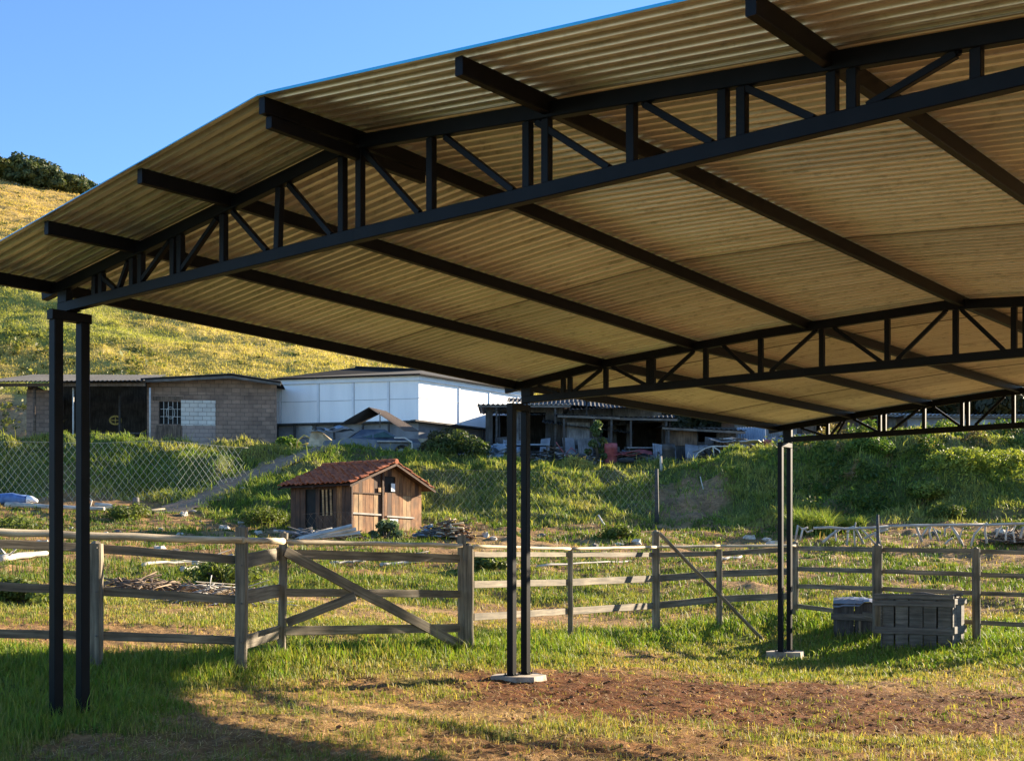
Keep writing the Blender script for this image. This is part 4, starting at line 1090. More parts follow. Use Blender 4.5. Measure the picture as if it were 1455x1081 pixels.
# ---- dark sheds of the scrap yard
def shed(pa, pb, d, yb, yt, label, boards='darkboard', roof='roofgrey', holes=(), depth=4, rise=.35, over=.6, posts=(), panels=(), db=None, slant=0, name='shed', cat='shed'):
    o, u, v, L = frame(pa, pb, d, db or d); z0 = zpx(yb, d); z1 = zpx(yt, d); s = L/(pb-pa)
    r = thing(name, label, cat, (o.x, o.y, z0))
    hs = [((a-pa)*s, (b-pa)*s, zpx(y1,d), zpx(y0,d)) for a, b, y0, y1 in holes]
    mb = MB(); wall(mb, o, u, v, L, z0-.5, z1, .06, hs); mb.build('front_wall', M[boards], r)
    mb = MB(); wall(mb, o+v*depth, u, v, L, z0-.5, z1+rise-.1, .06); mb.build('back_wall', M['darkboard'], r)
    for k, x in ((0,0),(1,L-.06)):
        mb = MB(); P = [o+u*x+v*.06+UP*(z0-.5), o+u*x+v*depth+UP*(z0-.5), o+u*x+v*depth+UP*(z1+rise-.1), o+u*x+v*.06+UP*(z1-.02)]
        Q = [p+u*.06 for p in P]; mb.poly(P); mb.poly(Q[::-1])
        for a in range(4): mb.poly([P[a],Q[a],Q[(a+1)%4],P[(a+1)%4]])
        mb.build('side_wall', M['brownboard'], r)
    mb = MB(); corrugated(mb, o-u*.35-v*over+UP*(z1-.03), o+u*(L+.35)-v*over+UP*(z1-.03+slant), o+u*(L+.35)+v*(depth+.3)+UP*(z1+rise+slant), o-u*.35+v*(depth+.3)+UP*(z1+rise), .22, .03, sag=.05)
    mb.build('roof', M[roof], r)
    mb = MB(); mb.bar(o-u*.3-v*(over-.05)+UP*(z1-.11), o+u*(L+.3)-v*(over-.05)+UP*(z1-.11+slant), .05, .1); mb.build('eave_beam', M['oldwood'], r)
    for px in posts:
        q = o+u*((px-pa)*s)-v*(over-.15); mb = MB(); mb.bar(q+UP*(z0-.5), q+UP*(z1-.12), .09, .09, up=v, seg=3, jit=.01); mb.build('post', M['darkboard'], r)
    for a, b, y0, y1, mt in panels:
        mb = MB(); mb.box(o+u*((a-pa)*s)-v*.05+UP*zpx(y1,d), u*((b-a)*s), v*.045, UP*(zpx(y0,d)-zpx(y1,d))); mb.build('wall_panel', M[mt], r)
    return r
shed(690,800,60,650,578,'low dark shed with a pale grey lean-to roof directly right of the white building', roof='tin', holes=[(700,722,585,632),(742,775,586,640)], posts=(706,738,788), panels=[(722,742,585,632,'greyboard')], over=1.2, rise=.15)
shed(748,940,64.5,640,578,'upper grey board shed with a double sheet roof behind the scrap yard', boards='greyboard', roof='tin', depth=5, rise=.75, holes=[(850,880,592,640)], over=.9)
shed(800,868,59,652,592,'dark shed with a square grey panel and drooping roof in the middle of the yard', roof='roofgrey', holes=[(846,864,598,645)], panels=[(806,838,600,632,'greyboard')], posts=(800,842,866), over=1.3, rise=.35, slant=-.1)
shed(868,948,59.5,652,596,'black open shed with a shelf, right of the middle shed', roof='roofdark', holes=[(876,890,604,650),(896,940,600,648)], posts=(893,942), over=1.4, rise=.5, slant=-.05)
shed(948,1046,58.5,652,607,'low shed with a tan board wall and black curved roof behind the bent metal frames', boards='darkboard', roof='roofdark', holes=[(992,1018,612,628)], panels=[(951,990,611,633,'brownboard')], posts=(948,), over=.7, rise=.35, slant=-.2)
shed(1044,1132,64,640,596,'dark shed partly hidden behind the farthest black column', boards='greyboard', roof='roofdark', holes=[(1060,1078,604,630)], over=.6)
shed(1120,1195,60,645,618,'low grey block shed just right of the farthest column pair', boards='greywall', roof='tin', over=.4, rise=.1)
shed(1140,1330,68,630,588,'long dark shed with corrugated roof behind the bushy mound', boards='brownboard', roof='tin', holes=[(1160,1180,598,620),(1230,1250,598,622)], panels=[(1262,1300,594,612,'greyboard')], posts=(1213,1242), over=.8, rise=.5, slant=-.1)
shed(1290,1600,66,632,590,'long pale grey walled building at the far right behind the mound', boards='greywall', roof='tin', holes=[(1330,1352,600,622)], panels=[(1390,1440,596,612,'tin')], posts=(1417,1432), over=.35, rise=.25, name='block_building', cat='building')
# plank shelf inside the black shed
# ---- scrap
def wreck():
    d = 57.2; q = W(528, 641, d); q.z = G(q.x, q.y)-.05; t = thing('wrecked_car', 'dull blue wrecked car half buried in scrap in front of the white building', 'car', q)
    prof = [(-2.1,.35),(-2.15,.62),(-2.05,.78),(-1.1,.90),(-.95,.92),(-.45,1.30),(.55,1.33),(1.15,.96),(2.0,.90),(2.15,.72),(2.15,.35)]
    u = Vector((1,.12,0)).normalized(); v = Vector((-u.y,u.x,0))
    mb = MB(); hw = .78
    def ring(sy, inset): return [q+u*x+v*(sy*(hw-(inset if z > .93 else 0)))+UP*z for x, z in prof]
    A = ring(-1,.14); B = ring(1,.14)
    mb.poly(A); mb.poly(B[::-1])
    for i in range(len(A)): j = (i+1) % len(A); mb.poly([A[j], A[i], B[i], B[j]])
    bo = mb.build('body', M['carblue'], t); bv = bo.modifiers.new('b','BEVEL'); bv.width = .05; bv.segments = 2
    for pts in ([(-.86,.95),(-.43,1.23),(.02,1.25),(.02,.95)],[(.09,.95),(.09,1.25),(.5,1.26),(.98,.97)]):
        mb = MB(); P = [q+u*x-v*(hw-.07-.0)*1.0+v*(-.035 if z < 1 else .07)+UP*z for x, z in pts]; mb.poly(P); mb.build('window', M['glass'], t)
    mb = MB(); mb.poly([q+u*-1.0-v*.6+UP*.96, q+u*-1.0+v*.6+UP*.96, q+u*-.5+v*.52+UP*1.29, q+u*-.5-v*.52+UP*1.29][::-1]); mb.build('windscreen', M['glass'], t)
    for x in (-1.35, 1.3):
        for s_ in (-1, 1):
            mb = MB(); c = q+u*x+v*(s_*.74)+UP*.32; mb.tube([c-v*.1, c-v*.1001, c+v*.1], [.2,.32,.32], 18, sm=False); w = mb.build('wheel', M['rubber'], t)
            mb = MB(); mb.tube([c+v*(s_*.105), c+v*(s_*.12)], [.18,.15], 12); mb.build('rim', M['tin'], w)
wreck()
def sheet_tent():
    q = W(528, 604, 57.0); b = G(q.x, q.y); t = thing('folded_tin_sheet', 'brown tin sheet folded like a tent over the wrecked car', 'tin sheet', (q.x, q.y, b))
    R = W(524,579,56.9); 
    for s_, mt in ((-1,'roofgrey'),(1,'brownboard')):
        mb = MB(); e0 = W(486,601,56.2) if s_ < 0 else W(574,612,56.2)
        bk = Vector((.55,1.9,.05)); corrugated(mb, R, R+bk, e0+bk+UP*.1, e0, .16, .02, .012); mb.build('sheet_half', M[mt], t)
    mb = MB(); mb.tube([W(540,607,56.6), W(540,586,56.9)], .03, 6); mb.build('prop', M['oldwood'], t)
sheet_tent()
def table(px, py, d, w, label, top='tinblue', h=.75, w2=.8):
    q = W(px, py, d); q.z = G(q.x, q.y); t = thing('table', label, 'table', q)
    mb = MB(); mb.box(q+Vector((-w/2,0,h)), (w,.05,0), (-.05,w2,0), UP*.06); mb.build('table_top', M[top], t)
    for a in (-w/2+.08, w/2-.14):
        for b in (.05, w2-.1): mb = MB(); mb.box(q+Vector((a,b,-.1)), (.06,0,0), (0,.06,0), UP*(h+.1)); mb.build('leg', M['oldwood'], t)
table(741, 650, 57.4, 2.5, 'long blue grey table seen between the legs of the middle black column', h=.95)
table(913, 652, 58.0, 1.4, 'dark work table in front of the black open shed', top='greyboard', h=.8)
table(560, 641, 56.2, 1.5, 'pale grey low table beside the wrecked car', top='tin', h=.6)
def tubes(name, label, cat, pts_list, d, r, mat, extra=None, group=None):
    P0 = None; mb = MB()
    for pts in pts_list:
        P = [W(x, y, d+(p[2] if len(p) > 2 else 0)) for p in pts for x, y in [p[:2]]]
        P0 = P0 or P[0]; mb.tube(P, r, 6)
    base = Vector((P0.x, P0.y, G(P0.x, P0.y)))
    o = mb.build(name, M[mat], None, base); return tag(o, label, cat, group)
tubes('bent_metal_frame','bent pale tube frame of arches standing on the bank edge left of the farthest column','metal frame',
  [[(986,652),(992,643),(1002,637),(1012,634),(1022,640),(1026,652)],[(1035,650,.5),(1042,640,.5),(1050,634,.5),(1058,634,.5),(1063,642,.5),(1064,650,.5),(1070,656,.5)],[(977,652,.3),(978,642,.3),(983,650,.3)],[(1012,634),(1050,634,.5)],[(1015,652,.2),(1013,634,.0)]],56.3,.03,'pipe')
def sheetpile(px, py, d, sx, label, mats, n=5, name='scrap_sheet', cat='tin sheet'):
    for k in range(n):
        q = W(px+random.uniform(-sx,sx), py-k*1.3, d+random.uniform(-.4,.4)); a = random.uniform(-.5,.5); L = random.uniform(.9,1.8); w = random.uniform(.4,.8)
        u = Vector((math.cos(a), math.sin(a), random.uniform(-.12,.12))); v = Vector((-math.sin(a), math.cos(a), random.uniform(-.1,.3)))
        mb = MB(); nx = 8
        for i in range(nx+1):
            for j in range(3): mb.v.append(q+u*(L*(i/nx-.5))+v*(w*(j/2-.5))+UP*(.05*math.sin(i*.9+k)+random.uniform(-.015,.015)))
        for i in range(nx):
            for j in range(2): z = i*3+j; mb.face((z, z+3, z+4, z+1), [(i*.2,j*.2)]*4)
        o = mb.build(name, M[mats[k % len(mats)]], None, q); o.modifiers.new('s','SOLIDIFY').thickness = .02
        tag(o, label, cat, label+' heap')
sheetpile(1040,628,57.0,16,'crumpled pale tin sheet heaped on the bent metal frame by the farthest column',['tin','white_trim','tin','oldwood'],5)
sheetpile(470,612,56.4,12,'crumpled blue grey tin sheet dumped left of the wrecked car',['tinblue','carblue','tin'],4)
sheetpile(880,646,57.0,24,'rusty red sheet lying at the foot of the black open shed',['redpaint','brownboard','redpaint'],4)
def red_machine():
    q = W(1088, 641, 57.5); q.z = G(q.x, q.y); t = thing('scrap_motorbike', 'faded red stripped motorbike leaning beside the farthest column', 'motorbike', q)
    for x in (-.55,.6):
        mb = MB(); mb.tube([q+Vector((x+.27*math.cos(a), .1, .29+.27*math.sin(a))) for a in np.linspace(0,2*PI,17)], .045, 6); w = mb.build('wheel', M['rubber'], t)
        mb = MB()
        for a in np.linspace(0,PI,5)[:-1]: mb.tube([q+Vector((x+.25*math.cos(a),.1,.29+.25*math.sin(a))), q+Vector((x-.25*math.cos(a),.1,.29-.25*math.sin(a)))], .008, 4)
        mb.build('spokes', M['pipe'], w)
    mb = MB(); mb.tube([q+Vector((-.55,.1,.29)), q+Vector((-.15,.1,.55)), q+Vector((.35,.1,.72)), q+Vector((.6,.1,.29))], .035, 6); mb.tube([q+Vector((-.15,.1,.55)), q+Vector((.1,.1,.3)), q+Vector((.38,.1,.68))], .03, 6); mb.build('bike_frame', M['redpaint'], t)
    mb = MB(); mb.blob(q+Vector((.12,.1,.74)), (.27,.13,.13), 0, 9, .05); mb.build('fuel_tank', M['redpaint'], t)
    mb = MB(); mb.blob(q+Vector((-.35,.1,.72)), (.3,.11,.07), 0, 9, .05); mb.build('saddle', M['rubber'], t)
    mb = MB(); mb.tube([q+Vector((.38,-.2,.95)), q+Vector((.4,.1,.9)), q+Vector((.38,.4,.95))], .02, 6); mb.build('handlebar', M['pipe'], t)
red_machine()
tubes('bicycle_frame','red bent tube triangle sticking up left of the middle shed','metal frame',[[(790,628),(803,646),(812,636),(818,642)],[(803,646),(816,652)]],57.6,.025,'redpaint')
tubes('bent_pipe','thin yellow bent pipe sticking up from the scrap at the top of the path','pipe',[[(420,640),(423,625),(432,618),(440,622),(442,634)],[(426,632),(438,630)]],56.6,.035,'yellow')
tubes('bent_pipe','white curved pipe beside the right end of the wrecked car','pipe',[[(560,622),(575,622),(585,628),(586,636),(578,644)],[(572,640),(590,646)]],55.9,.035,'pipe')
mb = MB(); q = W(700,640,56.6); q.z = G(q.x,q.y)
for k in range(7): mb.blob(q+Vector((random.uniform(-.45,.45),random.uniform(-.2,.2),.15+.11*k*random.random())), (.32,.25,.2), 0, 8, .3)
tag(mb.build('blue_tarpaulin', M['tinblue'], None, q), 'crumpled blue tarpaulin left of the middle black column', 'tarpaulin')
tag_ = None
mb = MB(); q = W(452,632,56.2); q.z = G(q.x,q.y); mb.poly([q+Vector((-.5,0,-.1)), q+Vector((.35,.1,0)), q+Vector((.1,.5,.75)), q+Vector((-.35,.4,.85))]); mb.poly([q+Vector((.1,.5,.75)), q+Vector((.35,.1,0)), q+Vector((1.1,.2,-.1)), q+Vector((.7,.5,.3))])
o = mb.build('cardboard_sheet', M['fence_pale'], None, q); o.modifiers.new('s','SOLIDIFY').thickness = .03; tag(o, 'tan folded board dumped at the top of the path', 'board')
mb = MB(); q = W(612,627,57.5); q.z = G(q.x,q.y); mb.box(q+Vector((-.55,0,0)), (1.1,.1,0), (-.03,.4,0), UP*.95); mb.box(q+Vector((-.3,-.003,.25)), (.3,.03,0), (-.001,.01,0), UP*.35, 1)
tag(mb.build('wooden_box', [M['fence_pale'],M['black']], None, q), 'tan box with a dark hole to the right of the wrecked car', 'box')

# ---- loose scrap leaning and lying about the yard
def lean_board(px, d, w, h, tilt, mat, label, group, corr=False):
    q = gz(px, d); a = random.uniform(-.35,.35); u = Vector((math.cos(a), math.sin(a), random.uniform(-.15,.15))).normalized(); v = Vector((-math.sin(a)*tilt, math.cos(a)*tilt, 1)).normalized()
    mb = MB()
    if corr: corrugated(mb, q-u*w/2-v*.1, q+u*w/2-v*.1, q+u*w/2+v*h, q-u*w/2+v*h, .12, .018, .008)
    else: mb.box(q-u*w/2-v*.1, u*w, u.cross(v)*.03, v*(h+.1))
    tag(mb.build('scrap_sheet' if corr else 'scrap_board', M[mat], None, q), label, 'scrap sheet' if corr else 'board', group)
for px, d in ((715,58.6),(752,59.0),(772,58.4),(793,58.2),(812,57.6),(834,57.8),(858,57.4),(872,57.9),(895,58.3),(922,57.6),(938,57.8),(958,57.3),(985,57.4),(1012,57.2),(1105,58.2),(1128,58.6)):
    lean_board(px, d, random.uniform(.25,.8), random.uniform(.6,1.6), random.uniform(.25,.6), random.choice(['greyboard','oldwood','darkboard','brownboard','tin']), 'weathered scrap board leaning among the dark sheds of the scrap yard', 'scrap boards leaning in the yard')
for px, d in ((732,58.0),(803,58.2),(848,58.0),(905,57.4),(946,57.0),(1030,57.6),(1070,58.8),(665,58.8)):
    lean_board(px, d, random.uniform(.7,1.3), random.uniform(.7,1.5), random.uniform(.35,.8), random.choice(['tin','tinblue','roofgrey','tin']), 'corrugated scrap sheet propped up among the dark sheds of the scrap yard', 'corrugated scrap sheets propped in the yard', True)
for px, d, z, L, sl in ((772,59.2,2.75,4.6,.10),(835,59.0,2.35,4.2,-.12),(905,58.9,2.2,3.6,.08),(880,62.0,3.0,5.0,.05),(800,62.5,3.35,5.5,-.05)):
    q = gz(px, d); mb = MB(); a = q+Vector((-L/2,-.4,z)); b = q+Vector((L/2,-.3,z+sl*L)); dd = Vector((.1,1.9,.42))
    corrugated(mb, a, b, b+dd, a+dd, .2, .028, .012, sag=.07)
    for t_ in (.06,.94): mb.bar(a.lerp(b,t_)+Vector((0,.9,-z)), a.lerp(b,t_)+Vector((0,.9,.15)), .07, .07, up=(1,0,0), seg=3, jit=.012)
    tag(mb.build('loose_roof_sheet', M['roofgrey'], None, q), 'sagging tin awning on two poles over the dark sheds of the yard', 'awning', 'tin awnings over the yard sheds')
for i, (px, d) in enumerate(((730,57.2),(868,56.8),(950,56.6),(1000,57.8),(688,57.6))):
    q = gz(px, d); mb = MB(); mb.tube([q+UP*-.05, q+UP*.02, q+UP*.3, q+UP*.31, q+UP*.58, q+UP*.59, q+UP*.86], [.27,.28,.28,.295,.28,.295,.28], 14)
    tag(mb.build('oil_drum', M[['tinblue','redpaint','darkboard','tin','tinblue'][i]], None, q), 'old %s oil drum standing %s' % (['blue grey','faded red','black','dull silver','blue grey'][i], ['behind the middle black column','in front of the middle yard shed','in front of the tan walled shed','behind the bent metal frames','beside the right end of the white building'][i]), 'drum')
for i, px in enumerate((640,668,822,890,968)):
    q = gz(px, 55.9); mb = MB(); c = q+UP*.12; mb.tube([c+Vector((.27*math.cos(a), .27*math.sin(a), .04*math.sin(a))) for a in np.linspace(0,2*PI,15)], .10, 8)
    tag(mb.build('old_tyre', M['rubber'], None, q), 'old black tyre lying on the top edge of the bank', 'tyre', 'old tyres on the bank edge')
# ================================================================== WIRE FENCES, POLES, PATH
def wire_fence(name, label, pts, h, cell, r=.0085, posts=True, hs=None, flat=False, mat='wirem'):
    """diamond mesh hung along a ground polyline"""
    P = [Vector((p.x, p.y, 0)) for p in pts]; cum = [0]
    for a, b in zip(P[:-1], P[1:]): cum.append(cum[-1]+(b-a).length)
    LT = cum[-1]
    N_ = 160; tg = np.linspace(0, LT, N_); xs = np.interp(tg, cum, [p.x for p in P]); ys = np.interp(tg, cum, [p.y for p in P]); gs = np.interp(tg, cum, [p.z for p in pts])
    if flat: gs = gs*0+pts[0].z
    hs = hs or [1]*len(pts)
    def at(s, z):
        z = z*np.interp(s, cum, hs)
        return Vector((np.interp(s,tg,xs)+.03*math.sin(s*3.1+z*5), np.interp(s,tg,ys)+.05*math.sin(s*1.7)*z/h, np.interp(s,tg,gs)+z+.03*math.sin(s*1.1)))
    t = thing(name, label, 'wire fence', pts[0]); mb = MB()
    k = -h
    while k < LT:
        for sg in (1, -1):
            seg = []
            for z in np.linspace(0, h, 5):
                s = k+(z if sg > 0 else h-z)*.8
                if 0 <= s <= LT: seg.append(at(s, z))
            if len(seg) > 1: mb.tube(seg, r, 3, sm=False)
        k += cell
    mb.tube([at(s, h) for s in np.linspace(0, LT, 60)], r, 4)
    mb.build('wire_mesh', M[mat], t)
    if posts:
        n = max(1, int(LT/3.2))
        for i in range(n+1):
            mb = MB(); q = at(LT*i/n, 0); mb.tube([q+Vector((0,.05,-.2)), q+Vector((0,.05,h+.08))], .035, 6); mb.build('post', M['oldwood'], t)
M['rustwire'] = mottled('rusty wire', (.05,.035,.025), (.14,.10,.07), 3, .7, .2, 0)
M['wirem'] = mottled('galvanised wire', (.30,.30,.26), (.46,.46,.40), 3, .5, .2, 0)
wire_fence('wire_mesh_fence','tall diamond wire mesh fence in front of the dark bank at the left',[gz(90,48.6),gz(-40,48.6)][::-1]+[gz(200,48.5),gz(250,48.6),gz(300,49.6),gz(352,50.8)],2.25,.27,r=.0055,posts=False,flat=True)
wire_fence('wire_mesh_fence','sagging diamond wire mesh fence on the bank to the right of the plank hut',[gz(600,45.0),gz(680,45.6),gz(780,45.6),gz(860,45.8),gz(934,45.9)],1.9,.25,r=.0022,posts=False,flat=True)
wire_fence('wire_mesh_fence','low piece of diamond wire mesh at the foot of the hut left wall',[gz(430,39.0),gz(470,38.7),gz(500,38.6)],.72,.24,r=.006,posts=False,mat='rustwire')
def pole(label, px, ytop, ybot, d, r, mat='darkboard', cat='pole', name='pole', lean=0):
    b = W(px, ybot, d); b.z = G(b.x, b.y)-.1; t = W(px+lean, ytop, d); mb = MB(); mb.tube([b, b.lerp(t,.4)+Vector((.01,0,0)), b.lerp(t,.7), t], [r,r*.95,r*.9,r*.8], 8)
    return tag(mb.build(name, M[mat], None, b), label, cat)
pole('dark upright pole on the bank between the middle and far columns', 933, 666, 745, 45.6, .075)
pole('thin white stick leaning on the bank right of the middle column', 862, 731, 753, 43.5, .03, 'pipe', 'stick', 'stick', -12)
pole('short pale stake at the top of the bank above the tall dark pole', 939, 648, 664, 54.5, .06, 'stone', 'stake', 'stake')
pole('thin pale stick leaning on the right bank beside the bare soil', 1000, 677, 690, 50, .02, 'pipe', 'stick', 'stick', -5)
pole('wooden stake beside the white rail fence left of the crates', 1247, 731, 777, 37.5, .05, 'darkboard', 'stake', 'stake')
V = []; NW = 7; fine = []
for a, b in zip(L_[:-1], L_[1:]):
    for k in range(6): fine.append(a.lerp(b, k/6))
fine.append(L_[-1])
for i, p in enumerate(fine):
    d = (fine[min(i+1,len(fine)-1)]-fine[max(i-1,0)]); d.z = 0; d.normalize(); nrm = Vector((-d.y, d.x, 0))
    for j in range(NW):
        q = p+nrm*((j/(NW-1)-.5)*(1.7+.3*math.sin(i*1.3+j))); V.append((q.x, q.y, 0))
V = np.array(V); V[:,2] = ground(V[:,0], V[:,1])+.05
ii = np.arange(len(fine)*NW).reshape(len(fine), NW)
tag(npmesh('path', V, np.stack([ii[:-1,:-1],ii[1:,:-1],ii[1:,1:],ii[:-1,1:]],-1).reshape(-1,4), None, [M['path']], None, True), kind='structure')

# path sheet
# ================================================================== WHITE STICK FENCE (far right)
sf = thing('stick_fence', 'broken low fence of bleached white sticks beyond the crates at the right', 'fence', gz(1250,38.5))
def SW(px, py): return W(px, py, 38.5)
for pts in ([(1156,750),(1180,749),(1200,751),(1240,749.5),(1268,747)],[(1262,747),(1310,746),(1360,745.5),(1400,745)],[(1398,745.5),(1440,744),(1500,743),(1560,742)]):
    mb = MB(); mb.tube([SW(*p) for p in pts], [.04]*len(pts), 7); mb.build('rail', M['white_wood'], sf)
sticks = [(1169,766,1196,750),(1203,770,1204,750),(1204,752,1214,748),(1215,771,1216,742),(1216,750,1227,768),(1221,748,1246,771),(1188,764,1187,752),(1251,771,1251,750),(1243,758,1264,748),(1302,745,1310,765),(1310,757,1322,748),(1323,762,1323,748),(1342,757,1349,748),(1352,748,1368,771),(1343,768,1354,764),(1363,761,1369,750),(1379,772,1396,746),(1402,767,1402,742),(1415,758,1424,747),(1429,763,1432,748),(1442,766,1443,746),(1450,760,1458,746),(1470,768,1470,744),(1488,766,1500,745),(1228,760,1262,752),(1326,750,1334,764)]
for a, b, c, d in sticks:
    p = SW(a,b); q = SW(c,d); mid = p.lerp(q,.5)+Vector((random.uniform(-.05,.05),.06,random.uniform(-.03,.05)))
    if p.z > q.z: p, q = q, p
    p.z = min(p.z, max(G(p.x,p.y), p.z-.1)); mb = MB(); r_ = random.uniform(.022,.045)
    mb.tube([p, mid, q], [r_*1.15, r_, r_*.8], 6); mb.build('strut', M['white_wood'], sf)
for px, yt in ((1130,744),(1137,748)):
    mb = MB(); p = SW(px,768); mb.tube([p, SW(px+4,yt+2), SW(px+10,yt+8), SW(px+18,yt+5)], .035, 6); mb.build('strut', M['white_wood'], sf)

# ================================================================== LOGS, BRANCHES, STONES, RUBBISH
def branch_pts(px0, py0, px1, py1, n=6, wob=.06, lift=.05):
    a = hit(px0, py0, 20, 48); b = hit(px1, py1, 20, 48); out = []
    for i in range(n+1):
        p = a.lerp(b, i/n); p.x += random.uniform(-wob,wob); p.y += random.uniform(-wob,wob); p.z = max(p.z, G(p.x,p.y))+lift+random.uniform(0,wob*.5); out.append(p)
    return out
def log(px0, py0, px1, py1, r, label, mat='white_wood', cat='log', twigs=0, name='log', group=None):
    pts = branch_pts(px0,py0,px1,py1,7,.07,r*.8); n = len(pts); mb = MB(); mb.tube(pts, [r*(1-.45*i/n)*(1+random.uniform(-.1,.1)) for i in range(n)], 8)
    for k in range(twigs):
        p = pts[random.randrange(1,n-1)]; mb.tube([p, p+Vector((random.uniform(-.3,.3),random.uniform(-.2,.2),random.uniform(.1,.3))), p+Vector((random.uniform(-.6,.6),random.uniform(-.4,.4),random.uniform(.1,.55)))], [r*.4,r*.3,r*.12], 5)
    return tag(mb.build(name, M[mat], None, pts[0]), label, cat, group)
log(8,722,148,727,.10,'long bleached log lying behind the left black column pair',twigs=2)
log(138,722,190,728,.085,'second bleached log just right of the left column pair, end raised')
log(0,800,68,792,.09,'pale fallen log between the rails at the left edge of the picture',twigs=2)
log(142,722,192,729,.05,'brown crooked log behind the bleached ones, ending at a short stump','fence_pale')
log(180,729,235,726,.05,'thin crooked branch right of the short stump','fence_pale')
log(255,815,320,806,.06,'pale branch caught in the wire tangle left of the gate',twigs=3)
log(200,806,280,800,.04,'slim pale branch lying above the dark mound left of the gate')
log(540,806,640,798,.045,'thin pale branch in the grass seen through the gate',twigs=2)
log(470,803,520,800,.035,'short pale branch near the top gate rail',twigs=1)
log(425,757,480,762,.07,'grey timber leaning in the rubbish left of the hut','oldwood')
log(1020,800,1050,794,.05,'short pale branch beyond the leaning plank')
log(760,806,900,800,.03,'long thin pale branch behind the middle column')
mb = MB(); q = hit(193,722,25,48); mb.tube([q-UP*.1, q+UP*.33, q+UP*.36], [.13,.12,.10], 9); tag(mb.build('stump', M['oldwood'], None, q), 'short round wooden stump standing among the logs', 'stump')
mb = MB(); q = hit(278,808,20,40); mb.tube([q-UP*.1, q+UP*.30], [.09,.08], 8); tag(mb.build('stump', M['white_wood'], None, q), 'small pale stump beside the wire tangle left of the gate', 'stump')
q = hit(10,716,30,50); t = thing('cloth_bundle', 'blue and white cloth bundle lying below the bank at the left edge', 'bundle', q)
mb = MB(); 
n0 = [q+Vector((-1.2+.28*k, random.uniform(-.05,.05), .17+.03*math.sin(k*1.7))) for k in range(8)]; mb.tube(n0, [.17,.21,.2,.22,.2,.21,.19,.16], 9); mb.build('roll', M['bluecloth'], t)
mb = MB(); mb.tube([n0[-1]+Vector((.005,0,0)), n0[-1]+Vector((.2,0,-.02)), n0[-1]+Vector((.38,0,-.06))], [.165,.13,.05], 8); mb.build('end_flap', M['white_trim'], t)
# stones: one prototype per shape, copied
protos = []
for k in range(4):
    mb = MB(); mb.blob((0,0,0), (.14+.03*k,.11,.09+.01*k), 0, 7, .3); o = mb.build('stone', M['stone'] if k != 2 else M['oldwood'], None, (0,0,0)); protos.append(o)
spots = [(52,748),(66,751),(83,750),(102,752),(120,748),(150,760),(167,757),(207,768),(228,752),(255,760),(285,742),(318,752),(342,744),(368,758),(395,735),(60,775),(100,778),(225,782),(250,785),(385,742),(275,727),(262,732),(300,713),(312,708),(345,695),(640,758),(655,768),(690,762),(700,766),(742,756),(770,762),(1065,765),(1090,768),(1300,762),(1330,760),(1100,775),(880,775),(905,772),(845,778),(1420,756),(1436,760)]
for i, (px, py) in enumerate(spots):
    p = hit(px, py, 22, 50); s = random.uniform(.55,1.35)
    pr = protos[i % 4]; lb = 'pale field stone lying in the rough pasture behind the fence'
    if i < 4: o = pr; o.location = p; o.rotation_euler = (0,0,random.uniform(0,6)); o.scale = (s,)*3; tag(o, lb, 'stone', 'loose stones in the pasture')
    else: dup(pr, p, random.uniform(0,6), s, lb, 'loose stones in the pasture')
# woodpile and rubbish by the hut
def heap(px, py, d, n, r, hgt, L, rad, mat, name, label, cat, one=False):
    q = gz(px, d); mb = MB()
    for k in range(n):
        a = random.uniform(0,2*PI); rr = r*random.random()**.6; z = hgt*(1-rr/r)*random.uniform(.3,1)
        c = q+Vector((rr*math.cos(a), rr*.7*math.sin(a), z+.03)); b = random.uniform(0,2*PI); l = L*random.uniform(.5,1.2)/2
        dv = Vector((math.cos(b)*l, math.sin(b)*l, random.uniform(-.35,.35)*l)); 
        if random.random() < .5: mb.tube([c-dv, c+dv*.2+Vector((0,0,.02)), c+dv], [rad,rad*.9,rad*.7], 5, m=k % len(mat))
        else: mb.bar(c-dv, c+dv, rad*2.6, rad*.9, m=k % len(mat))
    return tag(mb.build(name, [M[m] for m in mat], None, q), label, cat)
heap(640,762,39.5,150,.62,.62,.55,.03,['brownboard','hut','brush','fence_pale'],'firewood_pile','tall brown firewood pile to the right of the hut','firewood')
heap(612,762,39.3,60,.42,.40,.6,.03,['darkboard','oldwood','tinblue'],'scrap_pile','dark scrap pile against the right corner of the hut','scrap')
heap(445,760,38.3,26,.85,.30,1.2,.035,['oldwood','white_wood','greyboard'],'board_pile','loose grey boards thrown down to the left of the hut','boards')
heap(505,766,38.0,34,.45,.25,.6,.03,['brownboard','hut','fence_pale'],'board_pile','broken brown boards at the front corner of the hut','boards')
heap(1440,757,39.5,110,.8,.42,1.0,.018,['brush','brownboard','oldwood'],'brush_pile','grey brown brush pile behind the white stick fence at the far right','brush')
heap(205,806,22.5,110,1.1,.22,.9,.014,['brush','brownboard'],'brush_pile','flat dark brush pile behind the fence left of the gate','brush')
heap(310,820,20.5,70,.75,.42,1.0,.010,['brush','white_wood'],'brush_pile','tangle of pale wire and twigs just left of the gate','brush')
mb = MB(); 
for k in range(3):
    a = hit(425+k*6,768,34,42); mb.bar(a+Vector((0,0,.05)), a+Vector((1.5,.2,.42-.1*k)), .16, .03, up=(0,-.6,1))
tag(mb.build('loose_planks', M['white_wood'], None, a), 'three bleached planks propped up in front of the hut left wall', 'planks')

